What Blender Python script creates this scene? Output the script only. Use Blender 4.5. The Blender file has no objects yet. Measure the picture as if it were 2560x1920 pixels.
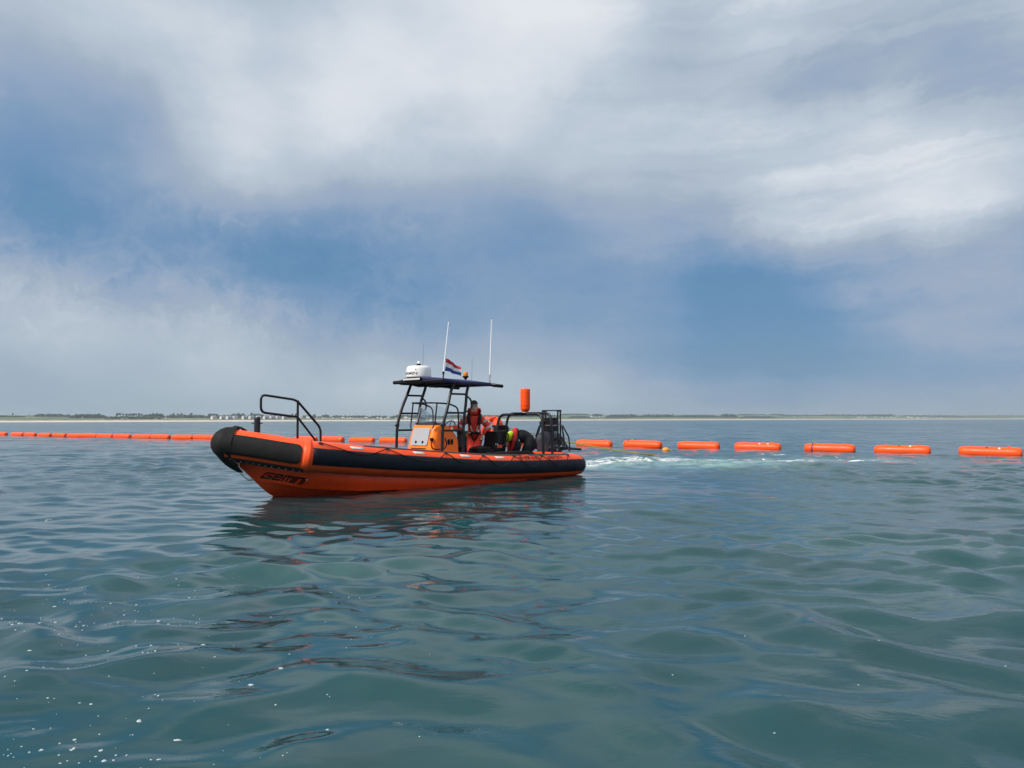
import bpy, bmesh, math, random
import numpy as np
from mathutils import Vector, Matrix

random.seed(7)
RNG = np.random.default_rng(11)
SC = bpy.context.scene
COL = SC.collection
R_ = math.radians

# ------------------------------------------------------------------ camera
cam_d = bpy.data.cameras.new("camera")
cam_d.sensor_width = 36.0
cam_d.lens = 27.04
cam_d.clip_start = 0.1
cam_d.clip_end = 30000
cam = bpy.data.objects.new("camera", cam_d)
COL.objects.link(cam)
cam.matrix_world = (Matrix.Translation((0, 0, 1.45))
                    @ Matrix.Rotation(R_(90 + 2.694), 4, 'X')
                    @ Matrix.Rotation(R_(-0.1567), 4, 'Z'))
SC.camera = cam

# ------------------------------------------------------------------ view
SC.view_settings.view_transform = 'Standard'
SC.view_settings.look = 'None'
SC.view_settings.gamma = 1.0
SC.view_settings.exposure = 0.0
SC.view_settings.use_curve_mapping = False
SC.render.engine = 'CYCLES'
SC.cycles.use_denoising = True
SC.cycles.max_bounces = 8
SC.cycles.volume_bounces = 0
SC.cycles.transparent_max_bounces = 12
SC.cycles.caustics_reflective = False
SC.cycles.caustics_refractive = False

# ------------------------------------------------------------------ sky
SUN_DIR = Vector((-0.60, -0.40, 0.64)).normalized()
SUN_ELEV = math.asin(SUN_DIR.z)
SUN_ROT = math.atan2(SUN_DIR.x, SUN_DIR.y)
# (bearing, height, weight): where the cloud sheet is thicker or thinner than elsewhere
SKY_LOBES = [
    (-34.3,24.9,-0.047), (-29.9,25.9,-0.300), (-19.8,26.4,-0.438), (-2.4,28.0,0.029), (-32.0,22.6,0.363), (-27.4,21.9,0.558),
    (-32.7,15.7,-0.156), (-30.8,18.2,-0.587), (-23.7,22.5,0.279), (-19.7,17.4,-0.283), (-27.3,16.0,-0.468), (-24.9,17.3,-0.159),
    (-18.3,15.4,-0.017), (-14.2,19.8,-0.078), (-11.3,14.2,-0.014), (-16.9,10.6,-0.052), (-19.6,12.1,0.263), (-24.8,12.2,0.301),
    (-31.8,12.4,0.313), (-28.4,13.6,-0.135), (-33.9,10.0,0.133), (-30.6,8.5,-0.195), (-19.6,7.4,-0.688), (-25.2,9.0,0.124),
    (-8.3,9.1,-0.055), (-13.2,10.2,-0.486), (-3.9,14.4,-0.217), (-3.9,11.0,-0.015), (-3.0,8.6,-0.221), (-11.2,5.3,0.250),
    (-31.6,3.9,-0.105), (-24.7,4.7,0.316), (-2.4,16.7,0.215), (-8.4,17.4,0.255), (-8.4,24.0,-0.125), (0.6,9.8,-0.179),
    (6.6,9.7,0.118), (18.0,7.3,-0.090), (14.7,8.0,0.051), (12.4,10.4,-0.235), (12.5,14.1,0.499), (8.1,16.0,0.114),
    (6.7,19.3,-0.350), (15.5,25.4,-0.013), (23.6,25.7,0.392), (30.7,20.4,0.366), (33.9,23.5,0.133), (24.7,16.7,0.203),
    (29.5,16.6,-0.526), (20.8,14.3,-0.064), (16.8,17.6,0.026), (31.6,12.5,0.279), (33.9,15.3,-0.178), (32.6,8.7,0.139),
    (27.0,11.3,0.769), (23.3,10.8,0.040), (30.4,6.6,-0.693), (24.5,7.3,-0.543), (23.2,4.1,-0.255), (17.9,4.2,-0.707),
    (29.1,2.3,0.109), (3.6,3.0,0.085), (-2.4,4.5,0.257), (6.6,5.0,-0.091), (6.7,23.3,0.241), (2.2,25.8,0.363),
    (12.6,21.7,-0.158), (12.4,5.5,-0.230), (20.9,20.3,0.072), (33.3,3.7,-0.178), (15.1,2.0,0.424), (0.1,21.6,-0.271),
    (-12.8,28.2,0.100), (-8.4,28.5,0.244), (-17.0,23.3,0.255), (-11.3,25.1,-0.049), (-16.5,20.9,0.219), (27.4,24.6,0.019),
    (26.1,22.0,-0.709), (-27.0,1.7,-0.189), (-16.8,2.1,0.413), (20.5,1.4,0.582), (31.3,1.2,0.315), (-5.4,11.8,-0.086),
    (9.6,12.0,-0.300), (5.1,14.4,-0.064), (19.4,11.4,-0.135), (-2.4,19.5,0.043), (3.7,18.3,0.113), (-22.4,21.4,0.281),
    (-24.5,25.2,-0.199), (31.7,14.3,-0.062), (27.1,14.9,0.329),
]


def s2l(c):
    return tuple(((x / 255) / 12.92 if x / 255 <= .04045 else ((x / 255 + .055) / 1.055) ** 2.4) for x in c) + (1,)


world = bpy.data.worlds.new("World")
SC.world = world
world.use_nodes = True


class NT:
    """small helper to write node trees"""
    def __init__(s, tree):
        s.t = tree

    def n(s, kind, ins=None, **props):
        nd = s.t.nodes.new(kind)
        for k, v in props.items():
            setattr(nd, k, v)
        for k, v in (ins or {}).items():
            sock = nd.inputs[k]
            if isinstance(v, bpy.types.NodeSocket):
                s.t.links.new(v, sock)
            else:
                sock.default_value = v
        return nd

    def math(s, op, a, b=0.0, c=0.0, clamp=False):
        return s.n('ShaderNodeMath', {0: a, 1: b, 2: c}, operation=op, use_clamp=clamp).outputs[0]

    def vmath(s, op, a, b=(0, 0, 0)):
        nd = s.n('ShaderNodeVectorMath', {0: a, 1: b}, operation=op)
        return nd.outputs[1] if op in ('DISTANCE', 'LENGTH', 'DOT_PRODUCT') else nd.outputs[0]

    def noise(s, vec, scale, detail=3.0, rough=.5, dist=0.0, out=0):
        return s.n('ShaderNodeTexNoise', {'Vector': vec, 'Scale': scale, 'Detail': detail, 'Roughness': rough,
                                          'Distortion': dist}).outputs[out]

    def ramp(s, fac, stops, interp='LINEAR'):
        nd = s.n('ShaderNodeValToRGB', {0: fac})
        cr = nd.color_ramp
        cr.interpolation = interp
        while len(cr.elements) < len(stops):
            cr.elements.new(0.5)
        for e, (p, c) in zip(cr.elements, stops):
            e.position = p
            e.color = c if len(c) == 4 else tuple(c) + (1,)
        return nd.outputs[0]

    def mix(s, fac, a, b, blend='MIX'):
        nd = s.n('ShaderNodeMix', {0: fac, 6: a, 7: b}, data_type='RGBA', blend_type=blend)
        return nd.outputs[2]

    def maprange(s, v, a, b, c, d, kind='LINEAR'):
        return s.n('ShaderNodeMapRange', {0: v, 1: a, 2: b, 3: c, 4: d}, interpolation_type=kind).outputs[0]


def build_sky():
    T = NT(world.node_tree)
    T.t.nodes.clear()
    d = T.n('ShaderNodeTexCoord').outputs['Generated']
    d = T.vmath('NORMALIZE', d)
    sep = T.n('ShaderNodeSeparateXYZ', {0: d})
    x, y, z = sep.outputs
    az = T.math('MULTIPLY', T.math('ARCTAN2', x, y), 57.29578)
    el = T.math('MULTIPLY', T.math('ARCSINE', T.math('MINIMUM', T.math('MAXIMUM', z, 0.0), 1.0)), 57.29578)
    p = T.n('ShaderNodeCombineXYZ', {0: az, 1: el}).outputs[0]
    # billowing distortion of the cloud masses
    w1 = T.vmath('SUBTRACT', T.noise(d, 4.2, 6.0, .56, 0.0, 1), (.5, .5, .5))
    w2 = T.vmath('SUBTRACT', T.noise(d, 17.0, 5.0, .6, 0.0, 1), (.5, .5, .5))
    pw = T.vmath('ADD', p, T.vmath('MULTIPLY', w1, (4.5, 2.6, 0)))
    pw = T.vmath('ADD', pw, T.vmath('MULTIPLY', w2, (2.6, 1.8, 0)))
    w3 = T.vmath('SUBTRACT', T.noise(d, 48.0, 5.0, .62, .6, 1), (.5, .5, .5))
    pw = T.vmath('ADD', pw, T.vmath('MULTIPLY', w3, (1.0, .8, 0)))
    acc = None
    for (a, e, w) in SKY_LOBES:
        dist = T.vmath('DISTANCE', pw, (a, e, 0))
        k = T.maprange(dist, 0.0, 14.0, w, 0.0, 'SMOOTHERSTEP')
        acc = k if acc is None else T.math('ADD', acc, k)
    # the cloud sheet goes on overhead and behind
    sheet = T.noise(T.vmath('MULTIPLY', d, (1.6, 1.6, 3.0)), 1.7, 5.0, .55)
    base = T.maprange(sheet, .3, .7, .52, .74)
    base = T.math('ADD', base, T.maprange(el, 24.0, 46.0, 0.0, .26, 'SMOOTHSTEP'))
    base = T.math('ADD', base, T.maprange(T.math('ABSOLUTE', az), 50.0, 120.0, 0.0, .16, 'SMOOTHSTEP'))
    V = T.math('ADD', T.math('MULTIPLY', acc, .92), base)
    # wind streaks, running up to the right, seen on the flat underside of the sheet
    ur = T.n('ShaderNodeMapping', {'Vector': pw, 'Rotation': (0, 0, R_(-19)), 'Scale': (.05, .40, 1)}).outputs[0]
    streak = T.noise(ur, 1.0, 7.0, .60, .5)
    side = T.math('MULTIPLY', T.maprange(az, -4.0, 22.0, .10, .58, 'SMOOTHSTEP'), T.maprange(az, 60.0, 150.0, 1.0, .2))
    V = T.math('ADD', V, T.math('MULTIPLY', T.math('SUBTRACT', streak, .5), side))
    fine = T.noise(T.vmath('MULTIPLY', d, (1, 1, 1.5)), 6.5, 9.0, .64, .6)
    V = T.math('ADD', V, T.math('MULTIPLY', T.math('SUBTRACT', fine, .5), .10))
    # curled wisps along the broken edges of the sheet
    wd = T.vmath('ADD', d, T.vmath('MULTIPLY', w2, (.10, .10, .10)))
    wisp = T.noise(T.vmath('MULTIPLY', wd, (1, 1, 1.3)), 15.0, 8.0, .66, 1.2)
    edge = T.math('MULTIPLY', T.math('MULTIPLY', V, T.math('SUBTRACT', 1.0, V)), 4.0, clamp=True)
    amt = T.math('MULTIPLY', edge, T.maprange(el, 3.0, 8.0, .05, .60, 'SMOOTHSTEP'))
    amt = T.math('MULTIPLY', amt, T.maprange(el, 12.0, 17.0, 1.0, .12, 'SMOOTHSTEP'))
    amt = T.math('MULTIPLY', amt, T.maprange(az, -9.0, 1.0, 1.0, .25, 'SMOOTHSTEP'))
    V = T.math('ADD', V, T.math('MULTIPLY', T.math('SUBTRACT', wisp, .5), amt))
    V = T.math('SMOOTH_MAX', V, .04, .12)
    V = T.math('MINIMUM', V, 1.0)
    cloud = T.ramp(V, [(0, s2l((82, 131, 175))), (.2, s2l((106, 145, 184))), (.4, s2l((141, 164, 193))),
                       (.6, s2l((167, 182, 200))), (.8, s2l((196, 207, 219))), (1, s2l((226, 230, 237)))], 'CARDINAL')
    # greener grey low down where the sheet is seen through miles of sea air
    low = T.maprange(el, 0.0, 9.0, .55, 0.0, 'SMOOTHSTEP')
    leftish = T.maprange(az, 12.0, -12.0, .25, 1.0)
    cloud = T.mix(T.math('MULTIPLY', low, leftish), cloud, s2l((158, 178, 189)))
    cloud = T.mix(T.maprange(el, 0.0, 3.2, .5, 0.0, 'SMOOTHSTEP'), cloud, s2l((146, 169, 184)))
    cloud = T.vmath('MULTIPLY', cloud, (10, 10, 10))
    sky = T.n('ShaderNodeTexSky', sky_type='NISHITA', sun_disc=False, sun_elevation=SUN_ELEV, sun_rotation=SUN_ROT,
              air_density=1.0, dust_density=1.2, ozone_density=1.0).outputs[0]
    cover = T.maprange(V, 0.0, .5, .80, 1.0)
    tot = T.mix(cover, sky, cloud)
    bg = T.n('ShaderNodeBackground', {'Color': tot, 'Strength': 0.1})
    out = T.n('ShaderNodeOutputWorld', {'Surface': bg.outputs[0]})


build_sky()

# ------------------------------------------------------------------ sun
sun_d = bpy.data.lights.new("sun", 'SUN')
sun_d.energy = 4.2
sun_d.angle = R_(9)
sun_d.color = (1.0, .95, .88)
sun = bpy.data.objects.new("sun", sun_d)
COL.objects.link(sun)
sun.rotation_euler = SUN_DIR.to_track_quat('Z', 'Y').to_euler()

# ------------------------------------------------------------------ helpers


def tag(o, label=None, cat=None, group=None, kind=None):
    if label: o['label'] = label
    if cat: o['category'] = cat
    if group: o['group'] = group
    if kind: o['kind'] = kind
    return o


def thing(name, label, cat, loc=(0, 0, 0), rotz=0.0, group=None):
    o = bpy.data.objects.new(name, None)
    o.empty_display_size = .1
    COL.objects.link(o)
    o.location = loc
    o.rotation_euler = (0, 0, rotz)
    return tag(o, label, cat, group)


class MB:
    """collects shapes into one mesh"""
    def __init__(s):
        s.v, s.f, s.m, s.sm = [], [], [], []
        s.mi = 0

    def add(s, verts, faces, smooth=True):
        o = len(s.v)
        s.v += [tuple(map(float, p)) for p in verts]
        s.f += [tuple(i + o for i in f) for f in faces]
        s.m += [s.mi] * len(faces)
        s.sm += [smooth] * len(faces)
        return s

    def grid(s, rows, close_u=False, close_v=False, smooth=True):
        """rows: list of lists of points"""
        nr, nc = len(rows), len(rows[0])
        verts = [p for r in rows for p in r]
        f = []
        for i in range(nr if close_v else nr - 1):
            for j in range(nc if close_u else nc - 1):
                a, b = i * nc + j, i * nc + (j + 1) % nc
                c, d = ((i + 1) % nr) * nc + (j + 1) % nc, ((i + 1) % nr) * nc + j
                f.append((a, b, c, d))
        return s.add(verts, f, smooth)

    def tube(s, path, r, seg=10, caps=True):
        P = [Vector(p) for p in path]
        n = len(P)
        rr = r if isinstance(r, (list, tuple)) else [r] * n
        rows, prev = [], None
        for i in range(n):
            t = (P[min(i + 1, n - 1)] - P[max(i - 1, 0)]).normalized()
            if prev is None:
                ref = Vector((0, 0, 1)) if abs(t.z) < .9 else Vector((1, 0, 0))
                a = t.cross(ref).normalized()
            else:
                a = (prev - t * prev.dot(t)).normalized()
            prev = a
            b = t.cross(a)
            rows.append([P[i] + (a * math.cos(k * 2 * math.pi / seg) + b * math.sin(k * 2 * math.pi / seg)) * rr[i]
                         for k in range(seg)])
        s.grid(rows, close_u=True)
        if caps:
            s.add(rows[0], [tuple(range(seg))], False)
            s.add(rows[-1], [tuple(reversed(range(seg)))], False)
        return s

    def lathe(s, prof, c=(0, 0, 0), seg=20, axis='Z'):
        """prof: (radius, height)"""
        rows = []
        for (r, h) in prof:
            row = []
            for k in range(seg):
                a = 2 * math.pi * k / seg
                q = (r * math.cos(a), r * math.sin(a), h)
                if axis == 'X': q = (h, q[0], q[1])
                if axis == 'Y': q = (q[1], h, q[0])
                row.append((c[0] + q[0], c[1] + q[1], c[2] + q[2]))
            rows.append(row)
        s.grid(rows, close_u=True)
        s.add(rows[0], [tuple(reversed(range(seg)))], False)
        s.add(rows[-1], [tuple(range(seg))], False)
        return s

    def box(s, c, d, rot=None, bev=0.0):
        bm = bmesh.new()
        bmesh.ops.create_cube(bm, size=1)
        bmesh.ops.scale(bm, vec=d, verts=bm.verts)
        if bev:
            bmesh.ops.bevel(bm, geom=bm.edges[:], offset=bev, segments=2, affect='EDGES', profile=.6)
        if rot is not None:
            bmesh.ops.transform(bm, matrix=rot.to_4x4(), verts=bm.verts)
        bm.verts.index_update()
        s.add([v.co + Vector(c) for v in bm.verts], [tuple(v.index for v in f.verts) for f in bm.faces], False)
        bm.free()
        return s

    def bar(s, a, b, w, h, bev=0.0):
        a, b = Vector(a), Vector(b)
        d = b - a
        return s.box((a + b) / 2, (w, h, d.length), d.to_track_quat('Z', 'Y').to_matrix(), bev)

    def ball(s, c, r, seg=16, rings=10, rot=None):
        r = r if isinstance(r, (tuple, list)) else (r, r, r)
        rows = []
        for i in range(rings + 1):
            t = math.pi * i / rings
            rows.append([])
            for k in range(seg):
                a = 2 * math.pi * k / seg
                q = Vector((math.sin(t + 1e-4) * math.cos(a) * r[0], math.sin(t + 1e-4) * math.sin(a) * r[1], math.cos(t) * r[2]))
                if rot is not None: q = rot @ q
                rows[-1].append(q + Vector(c))
        return s.grid(rows, close_u=True)

    def build(s, name, mats, parent=None):
        me = bpy.data.meshes.new(name)
        me.from_pydata(s.v, [], s.f)
        for m in (mats if isinstance(mats, (list, tuple)) else [mats]):
            me.materials.append(m)
        me.polygons.foreach_set('material_index', s.m)
        me.polygons.foreach_set('use_smooth', s.sm)
        bm = bmesh.new()
        bm.from_mesh(me)
        bmesh.ops.recalc_face_normals(bm, faces=bm.faces)
        bm.to_mesh(me)
        bm.free()
        o = bpy.data.objects.new(name, me)
        COL.objects.link(o)
        if parent is not None: o.parent = parent
        return o


def rounded(pts, r=.05, n=5):
    """polyline with rounded corners"""
    P = [Vector(p) for p in pts]
    out = [P[0]]
    for i in range(1, len(P) - 1):
        a, b, c = P[i - 1], P[i], P[i + 1]
        rr = min(r, (a - b).length * .48, (c - b).length * .48)
        p0, p1 = b + (a - b).normalized() * rr, b + (c - b).normalized() * rr
        for k in range(n + 1):
            t = k / n
            out.append(p0 * (1 - t) ** 2 + b * 2 * t * (1 - t) + p1 * t * t)
    out.append(P[-1])
    return out


def smooth_path(pts, n=6):
    """Catmull-Rom through the points"""
    P = [Vector(p) for p in pts]
    P = [P[0] * 2 - P[1]] + P + [P[-1] * 2 - P[-2]]
    out = []
    for i in range(1, len(P) - 2):
        for k in range(n):
            t = k / n
            a, b, c, d = P[i - 1], P[i], P[i + 1], P[i + 2]
            out.append(.5 * ((2 * b) + (c - a) * t + (2 * a - 5 * b + 4 * c - d) * t * t + (3 * b - a - 3 * c + d) * t ** 3))
    out.append(P[-2])
    return out


def mat(name, col, rough=.5, metal=0.0, var=.12, scale=6.0, bump=0.0, bscale=60.0, coat=0.0, spec=.5):
    m = bpy.data.materials.new(name)
    m.use_nodes = True
    T = NT(m.node_tree)
    b = m.node_tree.nodes['Principled BSDF']
    co = T.n('ShaderNodeTexCoord').outputs['Object']
    n1 = T.noise(co, scale, 6.0, .62)
    c = tuple(col) + (1,)
    lo = tuple(x * (1 - var) for x in col) + (1,)
    hi = tuple(min(1, x * (1 + var * .8)) for x in col) + (1,)
    cc = T.ramp(n1, [(.3, lo), (.5, c), (.7, hi)])
    T.t.links.new(cc, b.inputs['Base Color'])
    rn = T.maprange(T.noise(co, scale * 2.3, 4.0, .6), .3, .7, max(.03, rough - .1), min(1, rough + .1))
    T.t.links.new(rn, b.inputs['Roughness'])
    b.inputs['Metallic'].default_value = metal
    b.inputs['Coat Weight'].default_value = coat
    b.inputs['Coat Roughness'].default_value = .15
    b.inputs['Specular IOR Level'].default_value = spec
    if bump:
        bp = T.n('ShaderNodeBump', {'Height': T.noise(co, bscale, 3.0, .6), 'Strength': .6, 'Distance': bump})
        T.t.links.new(bp.outputs[0], b.inputs['Normal'])
    return m


M = dict(
    tube=mat('orange_fabric', (.96, .090, .018), .45, var=.14, scale=3, bump=.002, bscale=9, spec=.3),
    hull=mat('orange_gelcoat', (.95, .070, .008), .3, var=.12, scale=2, coat=.15, spec=.35),
    console=mat('orange_moulding', (.95, .20, .003), .35, var=.05, scale=2, coat=.1, spec=.35),
    navy=mat('navy_rub_fabric', (.005, .007, .014), .5, var=.25, scale=4, bump=.001, bscale=40, spec=.22),
    rubber=mat('black_rubber', (.014, .0135, .0135), .7, var=.35, scale=7, bump=.0015, bscale=30, spec=.15),
    grey_rubber=mat('dark_grey_rubber', (.045, .048, .05), .55, var=.2),
    steel=mat('black_powdercoat', (.007, .008, .012), .36, var=.25, scale=9, spec=.35),
    canvas=mat('navy_canvas', (.020, .023, .10), .75, var=.2, bump=.003, bscale=12),
    white=mat('white_gelcoat', (.80, .80, .79), .25, var=.03, coat=.4),
    white_line=mat('white_rod', (.78, .79, .80), .35, var=.03),
    patch=mat('reflective_tape', (.72, .68, .66), .35, var=.08, scale=20),
    ink=mat('black_lettering', (.006, .005, .006), .6, var=.1, spec=.2),
    grey_panel=mat('grey_panel', (.36, .37, .38), .4, var=.05),
    engine=mat('grey_cowl', (.050, .054, .066), .5, var=.12),
    deck=mat('deck_grey', (.12, .12, .13), .7, var=.2, scale=12),
    seat=mat('black_vinyl', (.005, .005, .006), .55, var=.25, spec=.22),
    rope=mat('black_rope', (.012, .011, .012), .8, var=.2),
    bolt=mat('steel_bolt', (.62, .62, .62), .3, metal=1.0, var=.05),
    amber=mat('amber_lens', (.75, .22, .004), .25, var=.1),
    suit=mat('red_suit', (.80, .040, .014), .68, var=.2, scale=9, bump=.012, bscale=14),
    suit_orange=mat('orange_suit', (.86, .080, .014), .68, var=.2, scale=9, bump=.012, bscale=14),
    jacket=mat('black_jacket', (.008, .009, .013), .7, var=.3, scale=9, bump=.014, bscale=12, spec=.25),
    vest=mat('black_life_jacket', (.007, .006, .007), .65, var=.3, scale=9, bump=.006, bscale=20, spec=.25),
    redvest=mat('red_life_jacket', (.60, .010, .010), .6, var=.15, scale=9),
    hood=mat('lime_hood', (.62, .86, .012), .6, var=.05),
    skin=mat('skin', (.74, .44, .33), .55, var=.12, scale=14),
    hair=mat('dark_hair', (.022, .014, .010), .6, var=.3, scale=40),
    cap=mat('charcoal_cap', (.020, .022, .028), .8, var=.2),
    lens=mat('blue_lens', (.02, .10, .14), .12, var=.1, coat=.5),
    tape=mat('silver_tape', (.66, .64, .62), .4, var=.1, scale=20),
    yrope=mat('yellow_rope', (.52, .40, .07), .75, var=.25, scale=30),
    wrope=mat('bleached_rope', (.42, .42, .34), .75, var=.25, scale=30),
    float=mat('orange_float', (.97, .088, .008), .42, var=.10, scale=2.5, bump=.004, bscale=3.5, spec=.3),
    beacon_float=mat('orange_plastic', (.93, .085, .004), .45, var=.05, spec=.3),
    purple=mat('purple_strap', (.10, .012, .10), .7),
    green=mat('green_tag', (.02, .35, .08), .6),
    yfloat=mat('yellow_float', (.80, .30, .03), .45, var=.1),
    flag_red=mat('flag_red', (.50, .012, .030), .75, var=.08),
    flag_white=mat('flag_white', (.80, .80, .82), .75, var=.04),
    flag_blue=mat('flag_blue', (.02, .055, .30), .75, var=.08),
    foam=mat('sea_foam', (.38, .45, .47), .7, var=.08, scale=40),
)


def clear_mat():
    m = bpy.data.materials.new('clear_screen')
    m.use_nodes = True
    T = NT(m.node_tree)
    T.t.nodes.clear()
    tr = T.n('ShaderNodeBsdfTransparent', {'Color': (.80, .84, .87, 1)})
    gl = T.n('ShaderNodeBsdfGlossy', {'Color': (1, 1, 1, 1), 'Roughness': .08})
    lw = T.n('ShaderNodeFresnel', {'IOR': 1.5})
    fac = T.math('ADD', T.math('MULTIPLY', lw.outputs[0], .8), .06, clamp=True)
    mx = T.n('ShaderNodeMixShader', {0: fac, 1: tr.outputs[0], 2: gl.outputs[0]})
    T.n('ShaderNodeOutputMaterial', {'Surface': mx.outputs[0]})
    return m


M['clear'] = clear_mat()


def text_mesh(body, size=1.0, shear=0.0, bold=0.0):
    """flat outline of a text in its own plane: list of (x, y), faces, width"""
    cu = bpy.data.curves.new('t', 'FONT')
    cu.body = body
    cu.size = size
    cu.shear = shear
    cu.resolution_u = 3
    cu.offset = bold
    o = bpy.data.objects.new('t', cu)
    COL.objects.link(o)
    bpy.context.view_layer.update()
    me = bpy.data.meshes.new_from_object(o.evaluated_get(bpy.context.evaluated_depsgraph_get()))
    v = [(p.co.x, p.co.y) for p in me.vertices]
    f = [tuple(p.vertices) for p in me.polygons]
    bpy.data.objects.remove(o)
    bpy.data.meshes.remove(me)
    return v, f, max(p[0] for p in v)


def stroke_word(glyphs, th=.16, gap=.42, slant=0.0):
    """squared lettering from strokes; returns quads ((4 pts), layer)"""
    G = {
        'G': (1.25, [(1.25, 1), (.12, 1), (0, .85), (0, .12), (.12, 0), (1.15, 0), (1.15, .52), (.55, .52)], []),
        'e': (1.1, [(1.0, 0), (.1, 0), (0, .12), (0, .88), (.1, 1), (1.0, 1), (1.0, .52), (.05, .52)], []),
        'm': (1.5, [(0, 0), (0, 1), (1.38, 1), (1.5, .86), (1.5, 0)], [[(.75, .95), (.75, 0)]]),
        'i': (0, [(0, 0), (0, 1)], []),
        'n': (1.05, [(0, 0), (0, 1), (.92, 1), (1.05, .86), (1.05, 0)], []),
    }
    x, quads, k = 0.0, [], 0
    for ch in glyphs:
        w, main, extra = G[ch]
        for line in [main] + extra:
            for a, b in zip(line[:-1], line[1:]):
                dx, dy = b[0] - a[0], b[1] - a[1]
                L = math.hypot(dx, dy)
                ux, uy = dx / L * th / 2, dy / L * th / 2
                q = [(a[0] - ux - uy, a[1] - uy + ux), (b[0] + ux - uy, b[1] + uy + ux),
                     (b[0] + ux + uy, b[1] + uy - ux), (a[0] - ux + uy, a[1] - uy - ux)]
                quads.append(([(x + p[0] + slant * p[1], p[1]) for p in q], k))
                k += 1
        x += w + gap
    return quads, x - gap


def new_from_arrays(name, V, F, mats, kind=None, smooth=True):
    me = bpy.data.meshes.new(name)
    V = np.asarray(V, np.float32)
    F = np.asarray(F, np.int32)
    me.vertices.add(len(V))
    me.vertices.foreach_set('co', V.ravel())
    k = F.shape[1]
    me.loops.add(F.size)
    me.loops.foreach_set('vertex_index', F.ravel())
    me.polygons.add(len(F))
    me.polygons.foreach_set('loop_start', np.arange(0, F.size, k, dtype=np.int32))
    me.polygons.foreach_set('loop_total', np.full(len(F), k, np.int32))
    me.polygons.foreach_set('use_smooth', np.full(len(F), smooth))
    me.update(calc_edges=True)
    me.validate()
    for m in (mats if isinstance(mats, (list, tuple)) else [mats]):
        me.materials.append(m)
    o = bpy.data.objects.new(name, me)
    COL.objects.link(o)
    if kind: o['kind'] = kind
    return o

# ------------------------------------------------------------------ sea


def wave_set():
    comps = []
    r = np.random.default_rng(5)
    N = 130
    for i in range(N):
        lam = math.exp(r.uniform(math.log(.22), math.log(7.0)))
        th = math.radians(r.normal(-96, 25 if lam < 1.1 else 34))
        if r.random() < .2: th = math.radians(r.uniform(0, 360))
        slope = .0255 * (1.0 if lam < .35 else 1.5 if lam < .95 else .66 if lam < 2 else .34) * r.uniform(.5, 1.4)
        comps.append((lam, math.cos(th), math.sin(th), slope * lam / (2 * math.pi), r.uniform(0, 6.283)))
    return comps


WAVES = wave_set()


def lump(x, y, seed, sc):
    """cheap smooth noise in -1..1"""
    r = np.random.default_rng(seed)
    h = 0
    for i in range(7):
        a = r.uniform(0, 6.283)
        k = sc * r.uniform(.6, 1.7)
        h = h + np.sin(k * (x * math.cos(a) + y * math.sin(a)) + r.uniform(0, 6.28))
    return h / 3.2


def sea(x, y, cell=None):
    x = np.asarray(x, float)
    y = np.asarray(y, float)
    rad = np.hypot(x, y)
    if cell is None: cell = rad * .0062
    chop = np.clip(.92 + .5 * lump(x, y, 3, .55), .3, 1.5)          # patches of rougher water
    lee = np.exp(-(((x + 1.2) / 5.5) ** 2 + ((y - 11) / 6.0) ** 2))   # sheltered by the boat
    hd, ht = seg_dist(x, y, -4.9, 14.4, 1.4, 19.4)                   # slick close along the hull
    slick = np.maximum(np.exp(-(hd / 3.0) ** 2), .85 * np.exp(-(hd / 5.8) ** 4))
    near = np.clip((rad - 2.5) / 9.0, 0, 1)
    right = np.clip((x / np.maximum(y, 1) + .1) / .5, 0, 1)
    h = np.zeros_like(x)
    wx = x + .10 * lump(x, y, 21, 1.9)
    wy = y + .10 * lump(x, y, 22, 1.9)
    for lam, cx, cy, amp, ph in WAVES:
        fade = np.clip(lam / (2.6 * np.maximum(cell, 1e-4)) - 1.0, 0, 1)
        if lam < .55:
            k = chop * (1 - .62 * lee) * (.72 + .28 * near)
        elif lam < 1.6:
            k = (.4 + .6 * chop) * (1 - .58 * lee) * (1.55 - .45 * near) * (1 + .12 * right)
        else:
            k = .85
        k = k * (1 - .68 * slick)
        h += amp * k * fade * np.cos((wx * cx + wy * cy) * 2 * math.pi / lam + ph)
    # low boat-wash ridges rolling towards the viewer
    def ridge(ax, ay, bx, by, amp, wid):
        dx, dy = bx - ax, by - ay
        L = math.hypot(dx, dy)
        t = ((x - ax) * dx + (y - ay) * dy) / L
        n = ((x - ax) * -dy + (y - ay) * dx) / L
        n = n - .10 * np.sin(t * 2.1 + ax)
        env = np.exp(-(np.clip(np.abs(t - L / 2) - L / 2, 0, None) / .7) ** 2)
        return amp * env * (np.exp(-(n / wid) ** 2) - .55 * np.exp(-((n - wid * 1.7) / (wid * 1.3)) ** 2))
    h += ridge(-2.5, 7.7, -.5, 8.2, .060, .24)
    h += ridge(-7.5, 6.4, -2.6, 9.6, .030, .35)
    h += ridge(-4.2, 3.6, -.8, 5.3, .020, .28)
    h += ridge(.9, 3.7, 3.3, 4.1, .026, .26)
    h += ridge(1.0, 6.1, 3.6, 5.6, .020, .26)
    # churned water astern
    w = wake(x, y)[0]
    h += w * .05 * lump(x, y, 8, 3.2) * np.clip(.6 / np.maximum(cell, .05), 0, 1)
    return h


def seg_dist(x, y, ax, ay, bx, by):
    dx, dy = bx - ax, by - ay
    L2 = dx * dx + dy * dy
    t = np.clip(((x - ax) * dx + (y - ay) * dy) / L2, 0, 1)
    return np.hypot(x - ax - t * dx, y - ay - t * dy), t


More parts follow.
